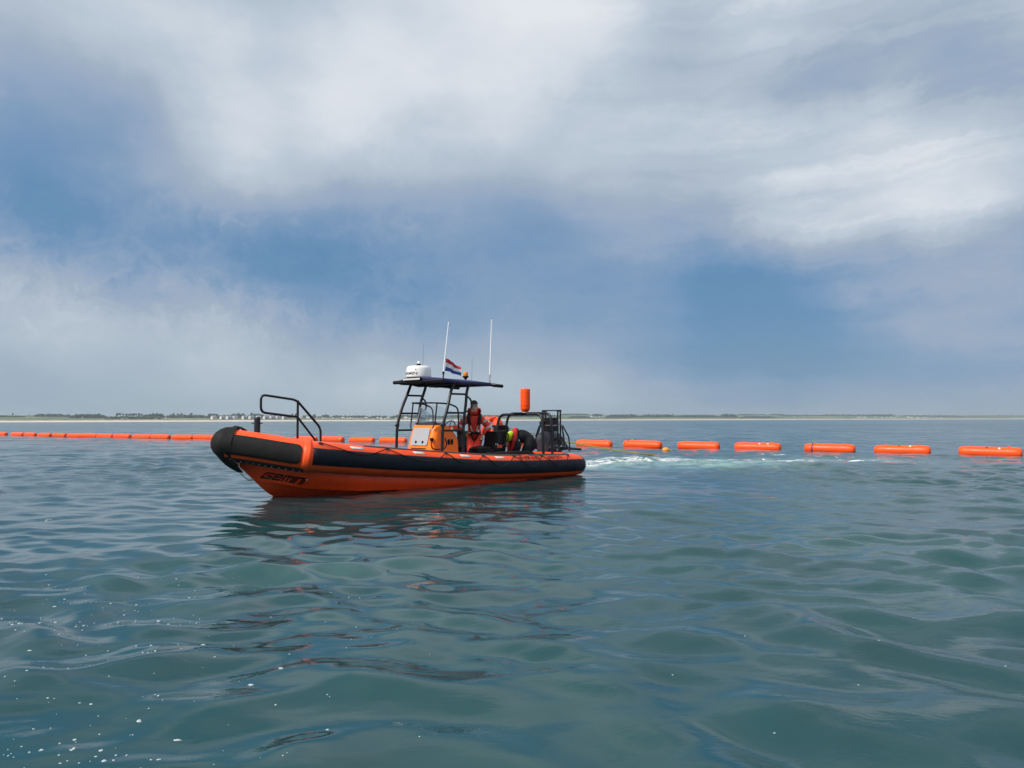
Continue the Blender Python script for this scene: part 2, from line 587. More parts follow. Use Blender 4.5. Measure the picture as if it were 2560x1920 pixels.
def wake(x, y):
    """foam and aerated-water amounts"""
    d1, t1 = seg_dist(x, y, 1.9, 24.9, 5.0, 28.9)
    d2, t2 = seg_dist(x, y, 4.2, 28.0, 12.5, 27.0)
    d3, t3 = seg_dist(x, y, 8.0, 33.5, 12.5, 30.0)
    f = np.exp(-(d1 / 1.3) ** 2) + 1.0 * np.exp(-(d2 / 1.5) ** 2) * (1 - .25 * t2) + .55 * np.exp(-(d3 / .8) ** 2)
    d4, t4 = seg_dist(x, y, 2.2, 23.6, 7.2, 25.6)
    aer = np.exp(-(d4 / 1.9) ** 2) + .7 * np.exp(-(d2 / 1.9) ** 2)
    d5, _ = seg_dist(x, y, -7.6, 10.1, -6.0, 12.5)
    f = f + .5 * np.exp(-(d5 / .22) ** 2)
    d6, _ = seg_dist(x, y, -2.5, 7.55, -.9, 7.95)
    aer = aer + .12 * np.exp(-(d6 / .35) ** 2)
    return np.clip(f, 0, 1), np.clip(aer, 0, 1)


def water_mat():
    m = bpy.data.materials.new('sea_water')
    m.use_nodes = True
    T = NT(m.node_tree)
    b = m.node_tree.nodes['Principled BSDF']
    pos = T.n('ShaderNodeTexCoord').outputs['Object']
    flat = T.vmath('MULTIPLY', pos, (1, 1, 0))
    dist = T.vmath('LENGTH', flat)
    silt = T.noise(flat, .35, 4.0, .55, .6)
    body = T.ramp(silt, [(.3, (.0045, .039, .045)), (.5, (.007, .050, .056)), (.72, (.016, .066, .068))])
    wk = T.n('ShaderNodeAttribute', attribute_name='wake_foam').outputs['Fac']
    ae = T.n('ShaderNodeAttribute', attribute_name='wake_air').outputs['Fac']
    cloudy = T.noise(flat, 1.1, 5.0, .6, 1.0)
    aef = T.math('MULTIPLY', ae, T.maprange(cloudy, .32, .62, .15, 1.0), clamp=True)
    body = T.mix(T.math('MULTIPLY', aef, .85), body, (.27, .43, .41, 1))
    # lace of foam
    st = T.vmath('MULTIPLY', T.vmath('ADD', flat, T.vmath('MULTIPLY', T.noise(flat, 1.2, 4.0, .6, 0, 1), (.9, .9, 0))), (.75, 1.0, 1))
    lace = T.math('ABSOLUTE', T.math('SUBTRACT', T.noise(st, 1.25, 6.0, .66, .4), .5))
    lace = T.maprange(lace, .0, .10, 1.0, 0.0)
    clots = T.maprange(T.noise(st, 2.6, 6.0, .68, .5), .50, .66, 0.0, 1.0)
    fo = T.math('ADD', T.math('MULTIPLY', lace, .6), T.math('MULTIPLY', clots, .9))
    thr = T.math('SUBTRACT', fo, T.maprange(wk, 0.0, 1.0, 1.30, .08))
    foam = T.maprange(thr, 0.0, .55, 0.0, .92)
    foam = T.math('MULTIPLY', foam, T.maprange(wk, .06, .3, 0.0, 1.0))
    col = T.mix(foam, body, (.74, .79, .80, 1))
    T.t.links.new(col, b.inputs['Base Color'])
    far = T.maprange(dist, 12.0, 220.0, .03, .11)
    rough = T.math('ADD', far, T.math('MULTIPLY', foam, .5))
    T.t.links.new(rough, b.inputs['Roughness'])
    b.inputs['IOR'].default_value = 1.333
    T.t.links.new(T.math('SUBTRACT', .5, T.math('MULTIPLY', aef, .42)), b.inputs['Specular IOR Level'])
    # ripples below the size of the mesh
    st1 = T.vmath('MULTIPLY', T.vmath('ADD', flat, (3.1, 0, 0)), (.62, 1.0, 1))
    n1 = T.noise(st1, 5.5, 5.0, .58, .5)
    st2 = T.n('ShaderNodeMapping', {'Vector': flat, 'Rotation': (0, 0, R_(24)), 'Scale': (.5, 1.1, 1)}).outputs[0]
    n2 = T.noise(st2, 1.3, 4.0, .55, .4)
    n3 = T.noise(st2, .33, 4.0, .6, .3)
    patch = T.maprange(T.noise(flat, .16, 3.0, .5), .35, .65, .35, 1.25)
    calm = T.maprange(dist, 3.0, 14.0, .28, 1.1)
    d2 = T.maprange(dist, 11.0, 50.0, 0.0, 1.0)
    h = T.math('MULTIPLY', T.math('MULTIPLY', n1, .022), T.math('MULTIPLY', patch, calm))
    h = T.math('ADD', h, T.math('MULTIPLY', T.math('MULTIPLY', n2, T.math('MULTIPLY', patch, .19)), d2))
    h = T.math('ADD', h, T.math('MULTIPLY', T.math('MULTIPLY', n3, .42), T.maprange(dist, 60.0, 240.0, 0.0, 1.0)))
    lee = T.n('ShaderNodeAttribute', attribute_name='lee').outputs['Fac']
    h = T.math('MULTIPLY', h, T.maprange(lee, 0.0, 1.0, 1.0, .12))
    h = T.math('ADD', h, T.math('MULTIPLY', foam, .02))
    bp = T.n('ShaderNodeBump', {'Height': h, 'Strength': 1.0, 'Distance': 1.0})
    T.t.links.new(bp.outputs[0], b.inputs['Normal'])
    return m


def build_water():
    radii = [0.0, .5, 1.0, 1.5, 2.0]
    while radii[-1] < 260: radii.append(radii[-1] * 1.0058)
    while radii[-1] < 9000: radii.append(radii[-1] * 1.12)
    fine = np.radians(np.linspace(-44, 44, 800))
    wide = np.radians(np.linspace(44, 316, 92))[1:-1]
    ang = np.concatenate([fine, wide])
    rad = np.array(radii[1:])
    A, Rr = np.meshgrid(ang, rad)
    X, Y = Rr * np.sin(A), Rr * np.cos(A)
    Z = np.zeros_like(X)
    nf = len(fine)
    Z[:, :nf] = sea(X[:, :nf], Y[:, :nf])
    edge = np.clip((44 - np.abs(np.degrees(A[:, :nf]))) / 3, 0, 1)
    Z[:, :nf] *= edge * np.clip((rad[:, None] - 1.2) / 1.0, 0, 1)
    V = np.stack([X, Y, Z], -1).reshape(-1, 3)
    V = np.vstack([V, [[0, 0, 0]]])
    nr, nc = len(rad), len(ang)
    i, j = np.meshgrid(np.arange(nr - 1), np.arange(nc), indexing='ij')
    j2 = (j + 1) % nc
    F = np.stack([i * nc + j, (i + 1) * nc + j, (i + 1) * nc + j2, i * nc + j2], -1).reshape(-1, 4)
    o = new_from_arrays('sea_water', V, F, water_mat(), 'structure')
    me = o.data
    # close the middle
    bm = bmesh.new()
    bm.from_mesh(me)
    bm.verts.ensure_lookup_table()
    c = bm.verts[len(V) - 1]
    for k in range(nc):
        f = bm.faces.new((c, bm.verts[k], bm.verts[(k + 1) % nc]))
        f.smooth = True
    bm.to_mesh(me)
    bm.free()
    if me.polygons[0].normal.z < 0: me.flip_normals()
    f, a = wake(V[:, 0], V[:, 1])
    lee = np.exp(-(((V[:, 0] + 1.2) / 5.5) ** 2 + ((V[:, 1] - 11.5) / 6.0) ** 2))
    lee = np.maximum(lee, np.exp(-(seg_dist(V[:, 0], V[:, 1], -4.9, 14.4, 1.4, 19.4)[0] / 4.2) ** 2))
    for nm, arr in (('wake_foam', f), ('wake_air', a), ('lee', lee)):
        at = me.attributes.new(nm, 'FLOAT', 'POINT')
        at.data.foreach_set('value', arr.astype(np.float32))
    return o


build_water()

# floating specks of foam near the viewer


def build_specks():
    mb = MB()
    r = np.random.default_rng(9)
    n = 0
    while n < 230:
        y = 3.0 + 4.5 * r.random() ** 1.2
        x = -.66 * y + (r.beta(1.0, 2.3)) * .62 * y
        band = math.sin(y * 3.1 + x * 1.3) + r.normal(0, .8)
        if band < -.2: continue
        n += 1
        s = float(np.clip(r.lognormal(-5.55, .55), .0018, .013))
        z = float(sea(x, y)) * 1.0
        ring = [(x + s * (1 + .35 * r.normal()) * math.cos(k * .785) * 1.15, y + s * (1 + .35 * r.normal()) * math.sin(k * .785), z + .0008)
                for k in range(8)]
        ring2 = [(x + (p[0] - x) * .7, y + (p[1] - y) * .7, z + .002 + .18 * s) for p in ring]
        mb.add(ring + ring2 + [(x, y, z + .002 + .25 * s)],
               [(k, (k + 1) % 8, 8 + (k + 1) % 8, 8 + k) for k in range(8)] + [(8 + k, 8 + (k + 1) % 8, 16) for k in range(8)])
    for (x, y) in [(1.2, 3.6), (1.9, 4.3), (2.3, 4.9), (2.6, 3.5), (1.55, 5.2), (2.0, 3.2), (.9, 4.4), (2.9, 4.6)]:
        z = float(sea(x, y))
        mb.ball((x, y, z + .001), (.007, .005, .002), 7, 4)
    o = mb.build('foam_specks', M['foam'])
    tag(o, 'small white foam bubbles drifting on the green water near the viewer', kind='stuff')


build_specks()

# ------------------------------------------------------------------ far shore
SHORE = [(-45.8, 1200), (-33.6, 1350), (-21.6, 1450), (-8.3, 1700), (3.6, 2000), (15.1, 2400), (25.5, 3300), (33.6, 4300), (46.4, 5200)]
RIDGE = [(-46, 15.5), (-33, 15.0), (-28, 13.2), (-24, 12.0), (-15, 10.5), (-8, 11.5), (0, 15.0), (4, 19.3), (12, 19.6), (18, 20.6), (23, 20.5), (30, 19), (34, 18.5), (46, 18)]


def shore_r(a): return float(np.interp(a, [p[0] for p in SHORE], [p[1] for p in SHORE])) + 6 * math.sin(a * 2.1) + 4 * math.sin(a * 5.3 + 1)
def ridge_z(a): return float(np.interp(a, [p[0] for p in RIDGE], [p[1] for p in RIDGE])) + .35 * math.sin(a * 3.3)


def land_z(a, d):
    pts = [(-60, -1.5), (0, -.02), (20, .9), (55, 2.9), (75, 3.6), (95, 4.6), (150, 5.6), (230, 7.6)]
    if d <= 230: return float(np.interp(d, [p[0] for p in pts], [p[1] for p in pts]))
    t = min(1, (d - 230) / 370)
    return 7.6 + (ridge_z(a) - 7.6) * (t * t * (3 - 2 * t) * .4 + t * .6) if d < 900 else ridge_z(a) - (d - 900) * .01


def at(a, d):
    r = shore_r(a) + d
    return Vector((r * math.sin(R_(a)), r * math.cos(R_(a)), 0))


def strip(name, m, ds, lift=0.0, jitter=0.0):
    aa = np.arange(-46, 46.01, .25)
    V = []
    for d in ds:
        for a in aa:
            dd = d
            if jitter and d in (ds[0], ds[-1]): dd = d + jitter * math.sin(a * 7.1) + jitter * .6 * math.sin(a * 17.3 + 2)
            p = at(a, dd)
            V.append((p.x, p.y, land_z(a, dd) + lift))
    n = len(aa)
    F = [(i * n + j, i * n + j + 1, (i + 1) * n + j + 1, (i + 1) * n + j) for i in range(len(ds) - 1) for j in range(n - 1)]
    o = new_from_arrays(name, V, F, m, 'structure')
    if o.data.polygons[0].normal.z < 0: o.data.flip_normals()
    return o


def field_mat():
    m = bpy.data.materials.new('farmland')
    m.use_nodes = True
    T = NT(m.node_tree)
    b = m.node_tree.nodes['Principled BSDF']
    pos = T.n('ShaderNodeTexCoord').outputs['Object']
    st = T.vmath('MULTIPLY', pos, (.0045, .012, 0))
    v = T.n('ShaderNodeTexVoronoi', {'Vector': st, 'Scale': 1.0, 'Randomness': 1.0}).outputs['Color']
    f = T.n('ShaderNodeSeparateColor', {0: v}).outputs[0]
    c = T.ramp(f, [(0, (.060, .105, .040)), (.35, (.10, .15, .055)), (.55, (.20, .24, .10)), (.8, (.075, .12, .045)), (1, (.26, .27, .13))], 'CONSTANT')
    n = T.noise(pos, .03, 5.0, .6)
    c = T.mix(T.maprange(n, .3, .7, 0.0, .4), c, (.05, .075, .035, 1))
    T.t.links.new(c, b.inputs['Base Color'])
    b.inputs['Roughness'].default_value = .9
    return m


strip('farmland_hill', field_mat(), [88, 120, 150, 190, 230, 300, 380, 460, 540, 620, 750, 900, 1400, 2600])
strip('dune', mat('dune_grass', (.17, .145, .085), .9, var=.45, scale=.05), [54, 66, 75, 84, 97], .05, 4)
strip('beach', mat('sand', (.62, .56, .46), .9, var=.10, scale=.02), [-60, -20, 0, 12, 24, 40, 59], 0, 3)
strip('wet_sand', mat('wet_sand', (.27, .26, .24), .5, var=.15, scale=.03), [-8, 0, 6, 11], .12, 2)

WOODS = [
    (-39.38, -32.37, 330, 10.0, 13.5),
    (-31.84, -30.09, 420, 13.6, 17.9),
    (-30.09, -29.84, 380, 11.4, 16.5),
    (-29.84, -27.81, 230, 6.9, 16.5),
    (-27.88, -24.28, 150, 5.2, 11.7),
    (-25.67, -24.28, 300, 7.1, 17.6),
    (-24.33, -21.50, 240, 6.0, 15.7),
    (-21.60, -20.88, 230, 10.1, 17.4),
    (-20.90, -20.04, 230, 10.1, 15.1),
    (-20.12, -19.04, 230, 10.2, 18.2),
    (-18.98, -17.86, 260, 10.4, 18.3),
    (-17.99, -16.01, 230, 9.4, 14.7),
    (-15.34, -14.23, 230, 9.5, 15.0),
    (-14.29, -13.16, 240, 8.7, 12.4),
    (-13.22, -12.03, 250, 8.7, 14.9),
    (-12.09, -10.54, 250, 8.7, 14.5),
    (-10.54, -8.86, 270, 8.8, 14.3),
    (-8.92, -5.35, 280, 9.9, 17.7),
    (-5.35, -0.30, 300, 10.1, 17.3),
    (-0.30, 3.56, 380, 14.0, 19.4),
    (3.56, 5.75, 600, 19.3, 24.1),
    (5.92, 6.69, 420, 15.0, 22.1),
    (4.21, 5.81, 230, 8.6, 14.5),
    (6.92, 9.43, 260, 7.3, 20.4),
    (9.43, 12.02, 270, 7.2, 20.7),
    (12.02, 15.11, 270, 7.0, 18.9),
    (15.11, 16.27, 270, 7.6, 22.5),
    (16.27, 18.27, 650, 20.4, 24.4),
    (18.49, 19.50, 650, 20.0, 25.8),
    (16.49, 18.92, 220, 6.8, 14.5),
    (18.92, 22.05, 420, 8.7, 21.4),
    (21.54, 25.05, 480, 9.5, 24.0),
    (24.56, 26.50, 430, 10.2, 25.0),
    (26.50, 30.63, 420, 4.5, 21.2),
    (30.18, 34.83, 480, 3.8, 21.0),
    (34.83, 40.07, 480, 2.4, 18.9),
]
WOOD_M = [mat('wood_leaves', (.040, .066, .034), .95, var=.5, scale=.25), mat('wood_leaves_dark', (.026, .050, .030), .95, var=.5, scale=.25)]


def ico(sub):
    bm = bmesh.new()
    bmesh.ops.create_icosphere(bm, subdivisions=sub, radius=1)
    v = np.array([p.co[:] for p in bm.verts])
    bm.faces.ensure_lookup_table()
    bm.verts.index_update()
    f = np.array([[q.index for q in p.verts] for p in bm.faces])
    bm.free()
    return v, f


ICO_V, ICO_F = ico(1)
ICO2_V, ICO2_F = ico(2)


def blobs(cs, rs, seed, squash=.9, fine=False):
    r = np.random.default_rng(seed)
    v0, f0 = (ICO2_V, ICO2_F) if fine else (ICO_V, ICO_F)
    V, F = [], []
    for k, (c, s) in enumerate(zip(cs, rs)):
        jit = 1 + .28 * r.normal(size=(len(v0), 1)).clip(-1.3, 1.3)
        V.append(v0 * jit * np.array([s, s, s * squash]) + np.array(c))
        F.append(f0 + k * len(v0))
    return np.vstack(V), np.vstack(F)


for k, (a0, a1, d, zb, zt) in enumerate(WOODS):
    r = np.random.default_rng(100 + k)
    D = shore_r((a0 + a1) / 2) + d
    L = R_(a1 - a0) * D
    ground = land_z((a0 + a1) / 2, d)
    zb = min(zb, ground) - .5
    H = zt - zb
    tall = .5 * min(H, 9)
    cs, rs = [], []
    n = int(L / (tall * .42)) + 6
    for q in range(n):
        a = a0 + (a1 - a0) * (q + r.uniform(-.4, .4)) / max(1, n - 1)
        edge = min(1, .55 + 3.0 * min(q, n - 1 - q) / n)
        top = zb + H * edge * (.90 + .10 * math.sin(a * 19 + k) * r.uniform(.3, 1)) * r.uniform(.84, 1.02)
        s = tall * r.uniform(.40, .80)
        for lev in range(4):
            zc = max(zb + .3, top - s * .8 - lev * s * 1.25)
            dd = d + r.uniform(-12, 14) - lev * 3
            p = at(a + r.uniform(-.02, .02), dd)
            cs.append((p.x, p.y, zc))
            rs.append(s * r.uniform(.8, 1.15))
            if zc < zb + s: break
    V, F = blobs(cs, rs, k)
    o = new_from_arrays('wood', V, F, WOOD_M[k % 2], 'stuff', smooth=False)
    o['label'] = 'dark green wood behind the far beach'

TREES = [
    (-32.98, 330, 12.4, 16.8),
    (-32.09, 350, 12.6, 15.2),
    (-32.71, 340, 12.5, 14.7),
    (-27.15, 260, 10.8, 17.4),
    (-26.99, 260, 10.8, 17.8),
    (-26.80, 260, 10.9, 17.0),
    (-26.63, 260, 10.9, 16.7),
    (-26.49, 260, 10.9, 16.7),
    (-26.34, 260, 10.9, 17.5),
    (-26.19, 260, 10.9, 17.5),
    (-26.03, 260, 10.9, 17.1),
    (-25.88, 260, 10.9, 17.5),
    (-25.71, 260, 10.9, 16.8),
    (-24.79, 250, 10.1, 18.0),
    (-24.62, 250, 10.1, 17.2),
    (-24.47, 250, 10.1, 17.2),
    (-23.76, 260, 11.8, 17.8),
    (-23.48, 260, 11.8, 17.4),
    (-23.23, 260, 11.8, 18.3),
    (-22.62, 260, 11.8, 18.3),
    (-18.72, 200, 11.8, 18.9),
    (-15.92, 250, 10.5, 18.6),
    (-15.68, 250, 10.5, 18.7),
    (-14.43, 240, 9.6, 16.9),
    (-13.77, 240, 9.6, 16.1),
    (-13.61, 240, 9.6, 16.1),
    (-13.45, 240, 9.6, 15.7),
    (11.82, 420, 18.5, 23.3),
]
BARK = mat('bark', (.05, .04, .03), .9)
TREE_NEAR = ['standing alone at the left end of the shore', 'with a low farmhouse beneath it, left of the long wood', 'small bush-like, between the two leftmost trees']
ORD = ['first', 'second', 'third', 'fourth', 'fifth', 'sixth', 'seventh', 'eighth', 'ninth', 'tenth', 'eleventh', 'twelfth', 'thirteenth', 'fourteenth',
       'fifteenth', 'sixteenth', 'seventeenth', 'eighteenth', 'nineteenth', 'twentieth']


def nth(k): return ORD[k] if k < 20 else 'twenty-' + ORD[k - 20] if k < 29 else ('thirtieth' if k == 29 else 'thirty-' + ORD[k - 30] if k < 39 else 'fortieth')


def tree_label(k):
    if k < 3: return 'tree ' + TREE_NEAR[k]
    if k < 13: return '%s tree from the left in the evenly spaced far avenue' % nth(k - 3)
    if k < 16: return '%s of three round trees right of the far avenue' % nth(k - 13)
    if k < 20: return '%s of four trees above the pale village left of the bow' % nth(k - 16)
    if k == 20: return 'tall round tree rising behind the waterfront gables'
    if k < 23: return '%s of a pair of lone trees seen inside the bow rail' % nth(k - 21)
    if k == 23: return 'bushy tree seen just through the sloping bow rail'
    if k < 27: return '%s of three trees just right of the bow rail' % nth(k - 24)
    return 'lone tree on the skyline above the right-hand hillside wood'


for k, (a, d, zb, zt) in enumerate(TREES):
    g = land_z(a, d)
    p = at(a, d)
    t = thing('tree', tree_label(k), 'tree', (p.x, p.y, g), 0, 'single trees on the far shore')
    H = zt - g
    r = np.random.default_rng(300 + k)
    cr = min(2.1, (zt - zb) * .30) * (D_ := (shore_r(a) + d) / 1650)
    MB().tube([(0, 0, -.6), (.1, 0, H * .5), (0, .1, H * .8)], [.35, .25, .12], 6).build('trunk', BARK, t)
    cs = [(r.normal(0, .5) * cr * .8, r.normal(0, .5) * cr * .8, H - cr * r.uniform(.6, 2.2)) for _ in range(11)]
    V, F = blobs(cs, [cr * r.uniform(.5, .8) for _ in cs], 900 + k, 1.05)
    c = new_from_arrays('crown', V, F, WOOD_M[k % 2], smooth=False)
    c.parent = t

# houses
HM = dict(wall=mat('pale_wall', (.60, .58, .54), .8, var=.08, scale=.5), gable=mat('white_gable', (.62, .61, .58), .7, var=.04, scale=.5),
          grey=mat('grey_wall', (.30, .32, .35), .8, var=.1, scale=.5), roof=mat('slate_roof', (.20, .23, .28), .8, var=.15, scale=.6),
          red=mat('brown_roof', (.24, .16, .13), .85, var=.2, scale=.6), glass=mat('window_glass', (.05, .07, .09), .2), white=mat('white_render', (.78, .78, .77), .75, var=.05, scale=.5))


def house(label, cat, loc, rz, L, Dp, eave, ridge, wall, roof, group, gable=None, windows=0, base=-3.0):
    t = thing('house', label, cat, loc, rz, group)
    x, y = L / 2, Dp / 2
    b = MB()
    b.add([(-x, -y, base), (x, -y, base), (x, y, base), (-x, y, base), (-x, -y, eave), (x, -y, eave), (x, y, eave), (-x, y, eave), (-x, 0, ridge), (x, 0, ridge)],
          [(0, 1, 5, 4), (1, 2, 6, 9, 5), (2, 3, 7, 6), (3, 0, 4, 8, 7)], False)
    b.build('wall', wall, t)
    s = (ridge - eave) / y
    o, th = .35, .18
    ov = [(-x - o, -y - o, eave - o * s + .03), (x + o, -y - o, eave - o * s + .03), (x + o, 0, ridge + .03), (-x - o, 0, ridge + .03),
          (x + o, y + o, eave - o * s + .03), (-x - o, y + o, eave - o * s + .03)]
    up = [(p[0], p[1], p[2] + th) for p in ov]
    MB().add(ov + up, [(0, 1, 2, 3), (3, 2, 4, 5), (6, 7, 8, 9), (9, 8, 10, 11), (0, 1, 7, 6), (4, 5, 11, 10), (1, 2, 8, 7), (2, 4, 10, 8), (0, 3, 9, 6), (3, 5, 11, 9)], False).build('roof', roof, t)
    if gable:
        g = [(-x - .06, -y * .93, .3), (-x - .06, y * .93, .3), (-x - .06, y * .93, eave), (-x - .06, 0, ridge - .3), (-x - .06, -y * .93, eave)]
        MB().add(g + [(p[0] + .055, p[1], p[2]) for p in g], [(0, 1, 2, 3, 4), (5, 6, 7, 8, 9)] + [(i, (i + 1) % 5, 5 + (i + 1) % 5, 5 + i) for i in range(5)], False).build('gable', gable, t)
    for k in range(windows):
        for lev in range(2):
            xx = -x + L * (k + .7) / (windows + .4)
            MB().box((xx, -y - .03, 1.6 + lev * 2.7), (1.1, .08, 1.3)).build('window', HM['glass'], t)
    return t


ROW = [(-21.19, 11.8), (-20.62, 11.8), (-20.21, 11.9), (-19.79, 11.9), (-19.17, 12.0), (-18.72, 12.1), (-18.24, 12.1), (-17.75, 12.2), (-17.33, 12.2), (-16.92, 12.3), (-16.47, 12.3)]
for k, (a, zt) in enumerate(ROW):
    p = at(a, 95)
    z = land_z(a, 95)
    house('%s house from the left in the grey gabled waterfront row' % nth(k), 'house', (p.x, p.y, z), R_(-a + 34 + (k % 3) * 4), 8.2 + (k % 3) * .5, 7.0, zt - z - 2.6, zt - z - .2,
          HM['grey'] if k % 3 else HM['wall'], HM['roof'], 'gabled houses in the waterfront row', HM['gable'], 3)

SMALL = [
    (-32.92, 340, 12.8, 3.5, 1.8),
    (-32.41, 340, 12.1, 2.7, 1.3),
    (-29.82, 200, 10.4, 2.5, 2.1),
    (-29.16, 140, 7.6, 2.4, 1.6),
    (-28.86, 160, 9.5, 2.4, 1.9),
    (-28.32, 150, 8.4, 4.0, 1.6),
    (-26.84, 85, 4.9, 3.1, 1.2),
    (-26.56, 85, 5.0, 3.9, 1.1),
    (-26.46, 200, 9.9, 2.5, 1.7),
    (-26.30, 200, 10.2, 2.5, 1.7),
    (-24.93, 70, 3.7, 2.3, 1.6),
    (-24.83, 70, 3.7, 2.3, 1.6),
    (-24.24, 90, 5.7, 2.4, 3.2),
    (-24.43, 90, 5.0, 3.2, 1.2),
    (-23.58, 220, 12.5, 6.9, 2.2),
    (-22.98, 180, 10.1, 5.1, 2.9),
    (-22.80, 180, 10.5, 5.1, 2.5),
    (-22.27, 160, 8.9, 5.8, 2.5),
    (-22.06, 160, 9.3, 5.8, 2.8),
    (-21.90, 160, 8.9, 5.0, 2.5),
    (-15.34, 120, 7.3, 6.2, 2.6),
    (-14.85, 120, 7.3, 7.1, 5.3),
    (-14.15, 110, 6.4, 7.1, 1.8),
    (-13.78, 100, 6.0, 7.1, 1.9),
    (-13.53, 100, 6.0, 5.3, 1.8),
    (-13.31, 100, 5.7, 4.4, 2.2),
    (-13.12, 100, 5.7, 3.6, 2.5),
    (-12.85, 110, 6.0, 5.4, 1.8),
    (-12.70, 110, 6.0, 3.6, 2.3),
    (-12.43, 110, 6.4, 3.6, 3.2),
    (-12.30, 110, 6.8, 3.6, 2.7),
    (-12.07, 105, 6.1, 5.4, 2.3),
    (-11.89, 105, 6.1, 6.3, 2.2),
    (-11.66, 105, 6.1, 6.3, 2.4),
    (-11.37, 110, 6.1, 6.4, 1.8),
    (-11.09, 110, 6.4, 6.4, 2.0),
    (-10.77, 110, 6.8, 7.3, 2.4),
    (-10.60, 110, 6.4, 3.7, 1.8),
    (-10.23, 90, 5.4, 8.2, 1.8),
    (-9.92, 100, 6.4, 3.7, 2.8),
    (-9.79, 90, 5.7, 3.7, 2.2),
    (-9.63, 90, 5.4, 4.6, 4.6),
    (-9.36, 90, 5.4, 4.6, 1.8),
    (-9.14, 120, 6.9, 6.6, 3.8),
    (-8.54, 90, 5.4, 5.6, 2.8),
    (-7.87, 110, 6.3, 7.6, 3.8),
    (-7.58, 100, 5.8, 6.6, 2.8),
    (-11.52, 320, 12.5, 10.2, 2.6),
    (-11.45, 322, 12.5, 2.5, 6.1),
    (5.72, 150, 10.0, 3.5, 2.9),
    (5.86, 150, 9.5, 3.5, 3.5),
    (6.01, 170, 11.3, 3.5, 2.3),
    (6.22, 150, 9.5, 3.5, 2.6),
    (6.48, 150, 10.0, 3.5, 2.3),
    (6.72, 160, 11.2, 3.5, 2.4),
    (6.92, 165, 11.9, 3.6, 2.6),
    (19.69, 220, 15.5, 6.2, 3.1),
    (20.11, 150, 11.0, 4.6, 3.1),
    (20.71, 150, 10.5, 4.7, 3.1),
    (23.47, 470, 22.8, 4.1, 4.8),
    (23.16, 460, 19.6, 9.2, 2.8),
    (24.19, 120, 6.3, 6.9, 3.8),
    (24.32, 120, 7.0, 5.2, 3.1),
    (24.48, 120, 6.9, 5.2, 3.8),
    (24.64, 120, 7.1, 8.7, 4.9),
    (25.27, 130, 7.4, 5.3, 3.5),
    (25.66, 120, 7.0, 6.2, 3.6),
    (25.95, 120, 7.3, 5.4, 3.1),
    (26.21, 120, 7.0, 9.1, 3.6),
    (26.45, 120, 7.3, 7.3, 3.3),
    (26.62, 300, 15.0, 7.7, 3.1),
    (27.23, 120, 6.9, 7.5, 5.6),
    (27.43, 120, 7.3, 7.6, 4.9),
    (27.79, 120, 6.6, 9.6, 4.2),
    (28.14, 120, 6.5, 7.7, 3.5),
    (28.33, 120, 6.5, 7.8, 3.1),
    (29.13, 120, 5.9, 6.0, 4.0),
]
GROUPS = [(-31, 'farm building at the left end of the shore', 'farm buildings on the left'),
          (-27.5, 'cottage before the wood left of the far avenue', 'cottages left of the avenue'),
          (-26, 'small white house below the far avenue', 'white houses below the avenue'),
          (-24.1, 'small white beach hut on the sand left of the village', 'beach huts'),
          (-21.7, 'pale house in the hillside village left of the bow', 'hillside village left of the bow'),
          (-13.9, 'low house seen through or beside the bow rail', 'houses beside the bow rail'),
          (-7, 'small pale beach house between bow rail and console', 'beach houses behind the boat'),
          (8, 'small pale house in the hamlet right of the stern frame', 'hamlet right of the stern frame'),
          (22, 'small pale house under the far right-hand hill', 'houses under the right-hand hill'),
          (23.6, 'white building on the skyline of the right-hand hill', 'skyline buildings'),
          (90, 'tiny white house on the far right-hand waterfront', 'white houses on the right-hand waterfront')]
SMALL.sort()
cnt = {}
for k, (a, d, zb, w, h) in enumerate(SMALL):
    gi = next(i for i, g in enumerate(GROUPS) if a < g[0])
    dd = d
    while land_z(a, dd) < zb - .3 and dd < 640: dd += 10
    D1, D0 = shore_r(a) + dd, shore_r(a) + d
    z = land_z(a, dd)
    p = at(a, dd)
    h2 = max(1.2, h * D1 / D0 + (zb - z))
    w2 = w * D1 / D0
    r = random.Random(k)
    q = cnt.get(gi, 0)
    cnt[gi] = q + 1
    if h > 5.5 and w < 3:
        t = thing('church_tower', 'slim grey church tower rising over trees behind the beach houses', 'church tower', (p.x, p.y, z), R_(-a))
        MB().box((0, 0, h2 / 2), (w2, w2, h2 + 2), None, .05).build('tower', HM['grey'], t)
        MB().lathe([(w2 * .75, 0), (.05, 2.2)], (0, 0, h2 + 1), 4).build('spire', HM['roof'], t)
        continue
    house('%s %s, counted from the left' % (nth(q), GROUPS[gi][1]), 'house', (p.x, p.y, z), R_(-a + r.uniform(-25, 25)), w2, max(2.5, w2 * .7),
          h2 * .62, h2, [HM['white'], HM['white'], HM['wall']][k % 3], [HM['roof'], HM['red'], HM['wall']][k % 3], GROUPS[gi][2], base=-2.5)

# ------------------------------------------------------------------ the boat
BOAT_O = Vector((0.724, 20.874, 0))
BOAT_RZ = R_(228)
BM_ = Matrix.Translation(BOAT_O) @ Matrix.Rotation(BOAT_RZ, 4, 'Z')
def W(x, y, z): return BM_ @ Vector((x, y, z))


boat = thing('rescue_boat', 'orange and navy rigid inflatable boat with black canopy frame, three people aboard', 'boat', BOAT_O, BOAT_RZ)

